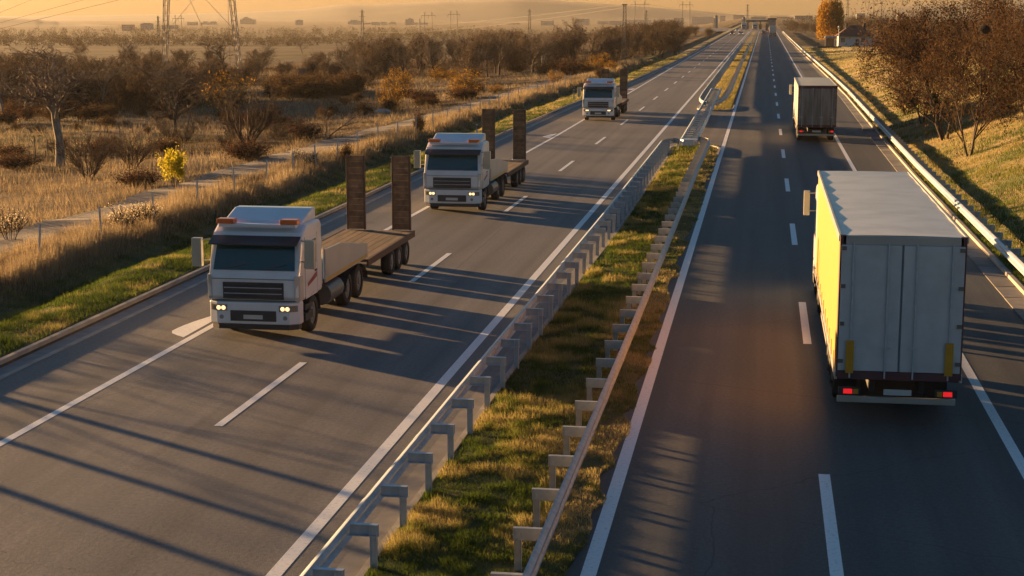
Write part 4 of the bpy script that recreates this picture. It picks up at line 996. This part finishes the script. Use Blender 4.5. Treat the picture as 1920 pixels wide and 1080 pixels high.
# ------------------------------------------------------------------ wire fence, stakes, delineators
fr = thing('wire_fence', 'grey wire mesh fence with thin steel posts along the left ditch', 'fence', (-25.5, 40, 0))
me_f = MB().box(-.03, .03, -.03, .03, -.4, 1.45).mesh('post', 'steel')
fy = list(np.arange(38, 200, 5.2)); fx = [float(XL(y)) - 7.4 + .25 * math.sin(y * .11) for y in fy]; R7 = random.Random(3)
for i, (x, y) in enumerate(zip(fx, fy)):
    o = link('post', me_f, fr, (x + 25.5, y - 40, ground(x, y))); o.rotation_euler = (R7.uniform(-.05, .05), R7.uniform(-.06, .06), 0)
for k in range(6):
    m = MB()
    for i in range(len(fy) - 1):
        z = .12 + k * .24; m.tube((fx[i] + 25.5, fy[i] - 40, ground(fx[i], fy[i]) + z), (fx[i + 1] + 25.5, fy[i + 1] - 40, ground(fx[i + 1], fy[i + 1]) + z), .004, n=3)
    m.build('wire', 'steel_old', fr)
R8 = random.Random(9)
for i, (px, py, tp) in enumerate(((57, 312, 282), (67, 300, 255), (91, 296, 256), (85, 305, 281), (15, 316, 290), (225, 258, 231), (248, 250, 230), (279, 248, 227), (308, 258, 225), (209, 282, 252), (202, 248, 230))):
    p = at(px, py); h = (py - tp) * p.y / FPX * 1.02
    m = MB().tube((0, 0, -.3), (R8.uniform(-.08, .08), 0, h), .07 if i == 0 else .045, .04, n=6)
    tag(m.build('vineyard_stake', 'wood', None, 0, p), 'weathered grey wooden stake of an abandoned vineyard at left', 'stake', 'old wooden stakes in the left field')
p = at(357, 252); sk = thing('braced_stake', 'two wooden poles leaning together like a narrow A', 'stake', p)
for s in (-1, 1): MB().tube((s * .42, 0, -.3), (s * .03, 0, 1.75), .06, .05, n=6).build('pole', 'wood', sk)
pm('reflector', (.5, .08, .03))
def delineator(label, x, y):
    rt = thing('delineator_post', label, 'marker post', (x, y, ground(x, y)), 0, 'delineator posts on the left verge')
    MB().prismz([(-.06, -.04), (.06, -.04), (.045, .05), (-.045, .05)], -.2, 1.0).build('post', 'plate_white', rt, .01)
    MB().box(-.062, .062, -.045, .052, .70, .92).build('black_band', 'cab_dark', rt); MB().box(-.03, .03, -.05, -.044, .74, .88).build('reflector', 'reflector', rt)
for lab, y in (('white delineator post on the verge behind the farthest flatbed truck', 156), ('white delineator post, second beyond the farthest flatbed truck', 205), ('white delineator post, third beyond the farthest flatbed truck', 255), ('white delineator post, fourth beyond the farthest flatbed truck', 305)):
    delineator(lab, float(XL(y)) - .9, y)
delineator('white delineator post on the verge above the nearest truck ramps', float(XL(81)) - .9, 81)
delineator('white delineator post on the verge above the middle truck ramps', float(XL(106)) - .9, 106)

# ------------------------------------------------------------------ pylons and wires
def lattice(m, p0, p1, w0, w1, n, r=.03, br=None):
    p0, p1 = Vector(p0), Vector(p1); br = br or r * .65
    def cor(t): 
        c = p0.lerp(p1, t); w_ = (w0 + (w1 - w0) * t) / 2
        return [c + Vector((sx * w_, sy * w_, 0)) for sx, sy in ((-1, -1), (1, -1), (1, 1), (-1, 1))]
    for i in range(n):
        a, b = cor(i / n), cor((i + 1) / n)
        for k in range(4):
            m.tube(a[k], b[k], r, n=4); k2 = (k + 1) % 4
            m.tube(a[k], b[k2], br, n=3) if i % 2 else m.tube(a[k2], b[k], br, n=3)
            m.tube(a[k], a[k2], br, n=3)
    return m
MAT['pylon_near'] = M('pylon_steel', (.34, .30, .25), .7)
pl = ptd(308, 150, 262); pr_ = ptd(452, 148, 262); gz = ground((pl.x + pr_.x) / 2, 262)
py_ = thing('portal_pylon', 'large guyed portal pylon of two lattice legs, cut off by the top of the picture', 'pylon', ((pl.x + pr_.x) / 2, 262, gz))
hw = (pr_.x - pl.x) / 2
TOPL, TOPR = (-hw + 1.7, 0, 27), (hw - 2.2, 0, 27)
lattice(MB(), (-hw, 0, -.3), TOPL, .55, 1.0, 22, .07, .05).build('leg', 'pylon_near', py_); lattice(MB(), (hw, 0, -.3), TOPR, .55, 1.0, 22, .07, .05).build('leg', 'pylon_near', py_)
lattice(MB(), (-hw - 5, 0, 27.4), (hw + 5, 0, 27.4), .02, .02, 1, .02); 
m = MB()
for i in range(14):
    xa = -hw - 5 + (2 * hw + 10) * i / 14; xb = -hw - 5 + (2 * hw + 10) * (i + 1) / 14
    for yy in (-.5, .5): m.tube((xa, yy, 27), (xb, yy, 27), .05, n=4); m.tube((xa, yy, 28), (xb, yy, 28), .05, n=4); m.tube((xa, yy, 27 + i % 2), (xb, yy, 28 - i % 2), .03, n=3)
m.build('crossarm', 'pylon_near', py_)
for a, b in (((-hw + .45, 0, 8.6), (hw - 1.9, 0, 21)), ((hw - .55, 0, 8.9), (-hw + 1.4, 0, 21)), ((-hw + 1.4, 0, 22), (-hw + 6.6, 14, 0)), ((hw - 1.9, 0, 22), (hw - 6.6, 14, 0))):
    MB().tube(a, b, .035, n=4).build('guy_wire', 'pylon_near', py_)
def cable(label, pts, r, group, name='power_line'):
    m = MB()
    for a, b in zip(pts, pts[1:]): m.tube(a, b, r, n=4)
    o = m.build(name, 'pylon', None); return tag(o, label, 'cable', group)
def sag(a, b, s, n=14): return [Vector(a).lerp(Vector(b), i / n) - Vector((0, 0, s * 4 * (i / n) * (1 - i / n))) for i in range(n + 1)]
zc = gz + 27; xc = (pl.x + pr_.x) / 2
for lab, q0, q1, xo in (('lowest of the three power lines crossing the top left corner', (-120, 83), (222, 0), -2.0), ('middle of the three power lines crossing the top left corner', (-120, 76), (155, 0), -6.0), ('upper of the three power lines crossing the top left corner', (-120, 72), (58, 0), -9.5)):
    A, B = ptd(q0[0], q0[1], 300), ptd(q1[0], q1[1], 268); d = (B - A)
    pts = [A + Vector((-60, 10, 3)), A] + [A + d * t for t in (.33, .66, 1)] + [Vector((xc + xo, 262, zc - 1))]
    cable(lab, pts, .035, 'power lines at the top left')

def h_pylon(label, px, py_top, py_base, wpx, D):
    """far portal pylon: two masts, a long arm, raised tips"""
    t = ptd(px, py_top, D); b = ground(t.x, D); h = t.z - b; s = D / FPX; hw = wpx * s / 2
    rt = thing('portal_pylon', label, 'pylon', (t.x, D, b), 0, 'far portal pylons')
    r = max(.12, .00024 * D)
    for q in (-1, 1):
        m = MB(); m.tube((q * hw * 1.05, 0, 0), (q * hw * .92, 0, h * .93), r, r * .8, n=5); m.tube((q * hw * .92, 0, h * .9), (q * hw * .8, 0, h), r * .6, n=4); m.tube((q * hw * .92, 0, h * .9), (q * hw * 1.15, 0, h * .98), r * .5, n=4); m.build('leg', 'pylon', rt)
    MB().tube((-hw * 1.8, 0, h * .88), (hw * 1.8, 0, h * .88), r * .7, n=4).build('crossarm', 'pylon', rt)
    for x in (-1.75, 0, 1.75): MB().tube((hw * x, 0, h * .88), (hw * x, 0, h * .78), r * .4, n=4).build('insulator', 'pylon', rt)
    return rt
h_pylon('far portal pylon seen between the legs of the big pylon', 334, 28, 0, 13, 1150)
h_pylon('left one of two small portal pylons above the centre thicket', 803, 22, 0, 15, 1250)
h_pylon('right one of two small portal pylons above the centre thicket', 851, 20, 0, 13, 1350)
h_pylon('portal pylon just right of the dark lattice mast', 1200, 0, 0, 19, 900)
h_pylon('portal pylon left of the motorway vanishing point', 1287, 2, 0, 14, 1000)
h_pylon('small portal pylon on the skyline right of the willow', 1646, 1, 0, 14, 1200)
def l_pylon(label, px, py_top, D, arms=3):
    t = ptd(px, py_top, D); b = ground(t.x, D); h = t.z - b; rt = thing('lattice_pylon', label, 'pylon', (t.x, D, b), 0, 'far lattice pylons')
    lattice(MB(), (0, 0, 0), (0, 0, h), h * .10, h * .03, 9, max(.08, .00014 * D)).build('mast', 'pylon', rt)
    m = MB()
    for k in range(arms): m.tube((-h * (.10 - .012 * k), 0, h * (.68 + .13 * k)), (h * (.10 - .012 * k), 0, h * (.68 + .13 * k)), max(.08, .00012 * D), n=4)
    m.build('crossarms', 'pylon', rt); return rt
l_pylon('thin lattice pylon left of the big portal pylon', 296, 30, 1100); l_pylon('lattice pylon on the skyline above the left city blocks', 679, 18, 1050)
l_pylon('lattice pylon on the skyline in the middle of the picture', 993, 17, 1200); l_pylon('lattice pylon behind the portal pylon near the lattice mast', 1212, 19, 1400)
l_pylon('lattice pylon above the toll station', 1402, 8, 1250); l_pylon('lattice pylon just right of the willow', 1590, -3, 1000); 
b = at(1170, 126); ms = thing('lattice_mast', 'dark slim lattice mast standing beside the left carriageway thicket', 'mast', b); hm = (126 - 11) * b.y / FPX
lattice(MB(), (0, 0, 0), (0, 0, hm), .75, .42, 16, .045, .03).build('mast', 'cab_dark', ms)
m = MB(); m.tube((-.42, 0, hm), (.42, 0, hm), .07, n=5); m.tube((-.3, 0, hm - .25), (.3, 0, hm - .25), .05, n=5)
for x in (-.35, 0, .35): m.tube((x, 0, hm), (x, 0, hm + .12), .06, n=5)
m.build('crossarm', 'cab_dark', ms)
top = Vector((b.x, b.y, b.z + hm)); 
cable('upper power line running left from the lattice mast over the thicket', sag(top, ptd(640, 44, 900), 2.5), .03, 'power lines from the lattice mast')
cable('lower power line running left from the lattice mast over the thicket', sag(top - Vector((0, 0, .5)), ptd(640, 54, 900), 3.0), .03, 'power lines from the lattice mast')
cable('power line strung across the skyline right of the lattice mast', sag(ptd(1205, 6, 900), ptd(1480, 28, 1250), 3), .06, 'skyline power lines')
cable('long power line low over the toll station skyline', sag(ptd(1290, 18, 1000), ptd(1590, 26, 1050), 3), .06, 'skyline power lines')

# ------------------------------------------------------------------ buildings
def facade(name, c, c2):
    m, nt, bs = _new(name); p = objc(nt)
    br = nt.nodes.new('ShaderNodeTexBrick'); br.offset = 0; br.inputs['Scale'].default_value = 1; br.inputs['Brick Width'].default_value = 3.2; br.inputs['Row Height'].default_value = 3.0; br.inputs['Mortar Size'].default_value = .75
    sx = nt.nodes.new('ShaderNodeSeparateXYZ'); nt.links.new(p, sx.inputs[0]); cb = nt.nodes.new('ShaderNodeCombineXYZ'); nt.links.new(sx.outputs[0], cb.inputs[0]); nt.links.new(sx.outputs[2], cb.inputs[1]); nt.links.new(cb.outputs[0], br.inputs['Vector'])
    br.inputs['Color1'].default_value = (*c2, 1); br.inputs['Color2'].default_value = (*c2, 1); br.inputs['Mortar'].default_value = (*c, 1)
    nt.links.new(br.outputs[0], bs.inputs['Base Color']); bs.inputs['Roughness'].default_value = .8; MAT[name] = m
facade('facade_grey', (.24, .245, .25), (.16, .165, .17)); facade('facade_pale', (.33, .325, .31), (.23, .23, .23)); MAT['flat_roof'] = M('flat_roof', (.16, .15, .14), .9)  # light walls with faint windows: some distance haze is mixed into these colours
def block(label, x0, x1, ytop, D, mat='facade_grey', steps=(), depth=16):
    a, b_ = ptd(x0, ytop, D), ptd(x1, ytop, D); xm = (a.x + b_.x) / 2; w_ = (b_.x - a.x) / 2; g_ = ground(xm, D); h = a.z - g_
    rt = thing('apartment_block', label, 'building', (xm, D, g_), 0, 'city blocks on the hazy skyline')
    MB().box(-w_, w_, 0, depth, -1, h).build('wall', mat, rt)
    MB().box(-w_ - .3, w_ + .3, -.3, depth + .3, h, h + .6).build('roof', 'flat_roof', rt)
    for (s0, s1, py) in steps:
        c0, c1 = ptd(s0, py, D), ptd(s1, py, D); MB().box(c0.x - xm, c1.x - xm, 2, depth - 2, h + .6, c0.z - g_).build('upper_storey', mat, rt)
    return rt
SKY = [(228, 244, 47, ()), (263, 280, 45, ((267, 276, 43),)), (303, 328, 48, ()), (351, 366, 42, ()), (376, 403, 43, ((380, 387, 40), (394, 401, 40))), (450, 476, 37, ((454, 467, 34), (457, 462, 32))), (554, 564, 39, ((556, 562, 37),)),
       (652, 674, 41, ((656, 669, 37),)), (682, 695, 43, ()), (697, 708, 42, ()), (713, 723, 43, ((715, 721, 41),)), (729, 740, 43, ((731, 738, 41),)), (760, 773, 37, ((765, 770, 34),)), (775, 800, 43, ()),
       (952, 972, 44, ()), (1014, 1037, 40, ()), (1080, 1104, 36, ()), (1120, 1141, 40, ()), (1143, 1166, 40, ()), (1175, 1221, 38, ()), (1232, 1262, 37, ()), (1264, 1282, 34, ()), (1297, 1338, 32, ()), (1350, 1360, 30, ()), (1375, 1395, 29, ()), (1408, 1436, 33, ()), (1456, 1480, 33, ()), (1490, 1524, 30, ()), (1606, 1622, 26, ()), (1683, 1700, 27, ())]
nm = ['first', 'second', 'third', 'fourth', 'fifth', 'sixth', 'seventh', 'eighth', 'ninth', 'tenth']
for i, (x0, x1, yt, st) in enumerate(SKY):
    shape = 'stepped' if st else ('wide low' if x1 - x0 > 22 else 'plain')
    where = 'left of the big pylon' if x1 < 310 else ('right of the big pylon' if x0 < 600 and x0 > 445 else ('between the big pylon legs' if x0 < 445 else ('above the middle fields' if x0 < 820 else ('behind the centre thicket' if x0 < 1290 else 'near the toll station'))))
    k = sum(1 for q in SKY[:i] if (q[1] < 310) == (x1 < 310) and ((600 > q[0] > 445) == (600 > x0 > 445)) and ((q[0] < 820) == (x0 < 820)) and ((q[0] < 1290) == (x0 < 1290)))
    block('%s hazy city block %s, %s from the left there' % (shape, where, nm[min(k, 9)]), x0, x1, yt, (2100 if x1 < 340 or x0 > 1400 else 3100) + (i * 137) % 400, 'facade_pale' if i % 3 == 1 else 'facade_grey', st)
# silos beside the toll station, chimney, crane
for lab, px, yt, D, r in (('slim silo tower with pointed cap left of the toll station', 1343, 28, 950, 1.0), ('pair-like pale silo just left of the toll station roof', 1395, 31, 900, .9)):
    t = ptd(px, yt, D); g_ = ground(t.x, D); rt = thing('silo', lab, 'silo', (t.x, D, g_)); h = t.z - g_
    MB().tube((0, 0, 0), (0, 0, h * .88), r, n=14).build('cylinder', 'facade_pale', rt); MB().tube((0, 0, h * .88), (0, 0, h), r, .2, n=14).build('cap', 'steel_dark', rt); MB().box(-r * 1.3, -r * .9, -.3, .3, 0, h * .8).build('ladder_shaft', 'steel_dark', rt)
t = ptd(787, 35, 2200); g_ = ground(t.x, 2200); tag(MB().tube((0, 0, 0), (0, 0, t.z - g_), 1.2, .9, n=10).build('factory_chimney', 'facade_grey', None, 0, (t.x, 2200, g_)), 'slim factory chimney beside a pale city block', 'chimney')
# toll station
pm('toll_roof', (.035, .05, .055), .5)
tl_ = thing('toll_station', 'toll station with wide dark flat canopy across the motorway', 'building', (-4, 850, 0))
MB().prismx([(-6, 3.9), (-6, 4.8), (8, 5.2), (8, 3.9)], -6, 5.5).build('canopy', 'toll_roof', tl_, .1); MB().box(5.5, 9.5, -3, 8, 0, 4.9).build('side_hall_wall', 'facade_grey', tl_); MB().box(5.3, 9.8, -3.4, 8.4, 4.9, 5.8).build('side_hall_roof', 'toll_roof', tl_)
for x in (-5, -1.8, 1.6, 5): MB().box(x - .25, x + .25, -.3, .3, 0, 3.9).build('column', 'steel_dark', tl_); MB().box(x - .7, x + .7, 2, 6, 0, 2.7).build('booth', 'facade_grey', tl_)
MB().tube((6, 0, 5.8), (6, 0, 8.4), .1, n=5).build('antenna', 'steel_dark', tl_)
# house with shed, lamp and wall
pm('plaster_white', (.55, .56, .58), .85, coat=0, dirt=.2); pm('roof_tile', (.10, .035, .025), .8, coat=0, dirt=.1, sc=4); pm('shelter_blue', (.20, .33, .48), .6)
hb = at(1595, 87); hs = thing('house', 'white one-storey house with dark red hipped roof right of the willow', 'house', (hb.x + 1.2, hb.y + 4, hb.z))
MB().box(-4.2, 4.2, -3, 5, -.5, 2.6).build('wall', 'plaster_white', hs)
m = MB(); m.add([(-4.9, -3.7, 2.5), (4.9, -3.7, 2.5), (4.9, 5.7, 2.5), (-4.9, 5.7, 2.5), (-1.2, 1, 5.2), (1.2, 1, 5.2)], [(0, 1, 5, 4), (1, 2, 5), (2, 3, 4, 5), (3, 0, 4), (3, 2, 1, 0)]); rf = m.build('roof', 'roof_tile', hs)
for x, y in ((-2.0, 1.6), (2.3, .4)): MB().box(x - .3, x + .3, y - .3, y + .3, 3.6, 5.7).build('chimney', 'cab_dark', rf)
for x in (-3.1, 1.8):
    wd = MB().box(x - .5, x + .5, -3.03, -2.96, 1.0, 2.1).build('window', 'glass', hs); MB().box(x - .58, x + .58, -3.1, -2.98, .9, .99).build('sill', 'plate_white', wd)
MB().box(.0, .9, -3.03, -2.97, -.4, 1.75).build('door', 'wood', hs)
MB().box(4.2, 7.5, -1.5, 4, -.5, 1.9).build('annex_wall', 'plaster_white', hs); MB().add([(4.1, -2, 2.5), (8.2, -2, 1.4), (8.2, 4.5, 1.4), (4.1, 4.5, 2.5), (4.1, -2, 2.3), (8.2, -2, 1.2), (8.2, 4.5, 1.2), (4.1, 4.5, 2.3)], [(0, 1, 2, 3), (7, 6, 5, 4), (0, 4, 5, 1), (1, 5, 6, 2), (3, 2, 6, 7), (0, 3, 7, 4)]).build('annex_roof', 'roof_tile', hs)
sb = at(1556, 87); sh = thing('bus_shelter', 'small wooden shelter with pale blue roof left of the white house', 'shelter', (sb.x, sb.y, sb.z))
for x in (-1.1, 1.1):
    for y in (-.8, .8): MB().box(x - .07, x + .07, y - .07, y + .07, -.3, 2.1).build('post', 'plate_white', sh)
MB().box(-1.3, 1.3, -1.1, 1.1, 2.1, 2.5).build('roof', 'shelter_blue', sh, .08); MB().box(-1.05, 1.05, .75, .8, 0, 2.0).build('back_panel', 'deck_wood', sh)
lb_ = at(1572, 88); lp = thing('street_lamp', 'grey street lamp with round white globe in front of the house', 'street lamp', lb_)
MB().tube((0, 0, -.2), (0, 0, 4.7), .07, .05, n=6).build('pole', 'steel', lp); MB().sphere((0, 0, 4.9), .28, 10, 8).build('globe', 'plate_white', lp)
wb = at(1553, 91); tag(MB().box(-2.6, 3.0, -.15, .15, -.4, .55).build('low_wall', 'cab_dark', None, .03, wb), 'low dark wall in front of the shelter and house', 'wall')
cf = thing('paling_fence', 'thin grey paling fence in front of the brown scrub above the right slope', 'fence', (0, 0, 0))
pts = [at(1574 + 8.2 * k, 101 + .35 * k) for k in range(16)]
cf.location = pts[0]
me_q = MB().box(-.04, .04, -.04, .04, -.4, 1.25).mesh('post', 'steel_old')
for q in pts: link('post', me_q, cf, q - pts[0])
for z in (.4, .8, 1.15):
    m = MB()
    for a, b2 in zip(pts, pts[1:]): m.tube(a - pts[0] + Vector((0, 0, z)), b2 - pts[0] + Vector((0, 0, z)), .012, n=3)
    m.build('wire', 'steel_old', cf)
hp = at(570, 146); hu = thing('field_hut', 'low dark hut far out in the field', 'hut', hp); MB().box(-1.1, 1.1, 0, 2, -.3, 1.0).build('wall', 'cab_dark', hu); MB().prismx([(-.2, .95), (1, 1.6), (2.2, .95)], -1.3, 1.3).build('roof', 'cab_dark', hu)
MB_st = MB(); q = at(718, 213); MB_st.sphere((0, 0, .15), .9, 9, 6, 0, .4); tag(MB_st.build('stone_heap', 'concrete', None, 0, q), 'flat heap of grey stones in the dry grass by the track', 'stones')

# bare trees standing just left of the picture; their long shadows cross the near lanes
for i, (x, y, h, key) in enumerate(((-31, 41.6, 9.5, 'sparse_pole'), (-32, 39.9, 9.0, 'sparse_pole'), (-33, 38.3, 9.5, 'sparse_pole'), (-34, 45.5, 5.0, 'low_bare'), (-36, 37.0, 8.5, 'sparse_pole'))):
    plant(key, 'roadside_tree', 'bare roadside tree standing left of the frame', 'tree', (x, y, ground(x, y)), h, 'bare trees left of the frame', 1.0)

# ------------------------------------------------------------------ hills and haze
def hill(name, ridge, D, depth, seed):
    m = MB(); vs = []; R = random.Random(seed)
    xs = np.linspace(ridge[0][0], ridge[-1][0], 70); ys = np.interp(xs, [r[0] for r in ridge], [r[1] for r in ridge])
    for i, (px, py) in enumerate(zip(xs, ys)):
        c = ptd(px, py + R.uniform(-.35, .35), D); zb = -22
        for k, (dy, f) in enumerate(((-.5, 0), (-.3, .35), (-.12, .8), (0, 1), (.2, .7), (.5, 0))):
            vs.append((c.x * (1 + dy * depth / D), D + dy * depth, zb + (c.z - zb) * f))
    m.add(vs, [(i * 6 + k, (i + 1) * 6 + k, (i + 1) * 6 + k + 1, i * 6 + k + 1) for i in range(69) for k in range(5)], 0, True)
    return struct(m.build(name, 'hill'))
hill('near_left_hill', [(-200, 30), (0, 33), (60, 36), (120, 42), (200, 47), (330, 52)], 3000, 900, 1)
hill('middle_ridge', [(-200, 32), (110, 29), (300, 27), (420, 24), (470, 22), (560, 18), (640, 8), (700, 8), (800, 2), (960, -4), (1150, 8), (1350, 24), (1500, 30)], 5200, 1500, 2)
hill('right_hill', [(1430, 34), (1520, 30), (1600, 24), (1640, 18), (1700, 12), (1760, 8), (1850, 2), (1960, -6), (2150, -14)], 3400, 1000, 3)
hz = MB().box(-4400, 4400, -40, 7450, -24, 66).build('haze', [], None)
mh = bpy.data.materials.new('haze_air'); mh.use_nodes = True; nt = mh.node_tree
for nd in list(nt.nodes):
    if nd.type != 'OUTPUT_MATERIAL': nt.nodes.remove(nd)
pv = nt.nodes.new('ShaderNodeVolumePrincipled'); pv.inputs['Color'].default_value = (.74, .70, .64, 1); pv.inputs['Density'].default_value = 5.2e-5; pv.inputs['Anisotropy'].default_value = .3
nt.links.new(pv.outputs[0], nt.nodes['Material Output'].inputs['Volume'])
hz.data.materials.clear(); hz.data.materials.append(mh); tag(hz, kind='stuff'); hz['label'] = 'thin golden haze over the plain'; hz['category'] = 'haze'
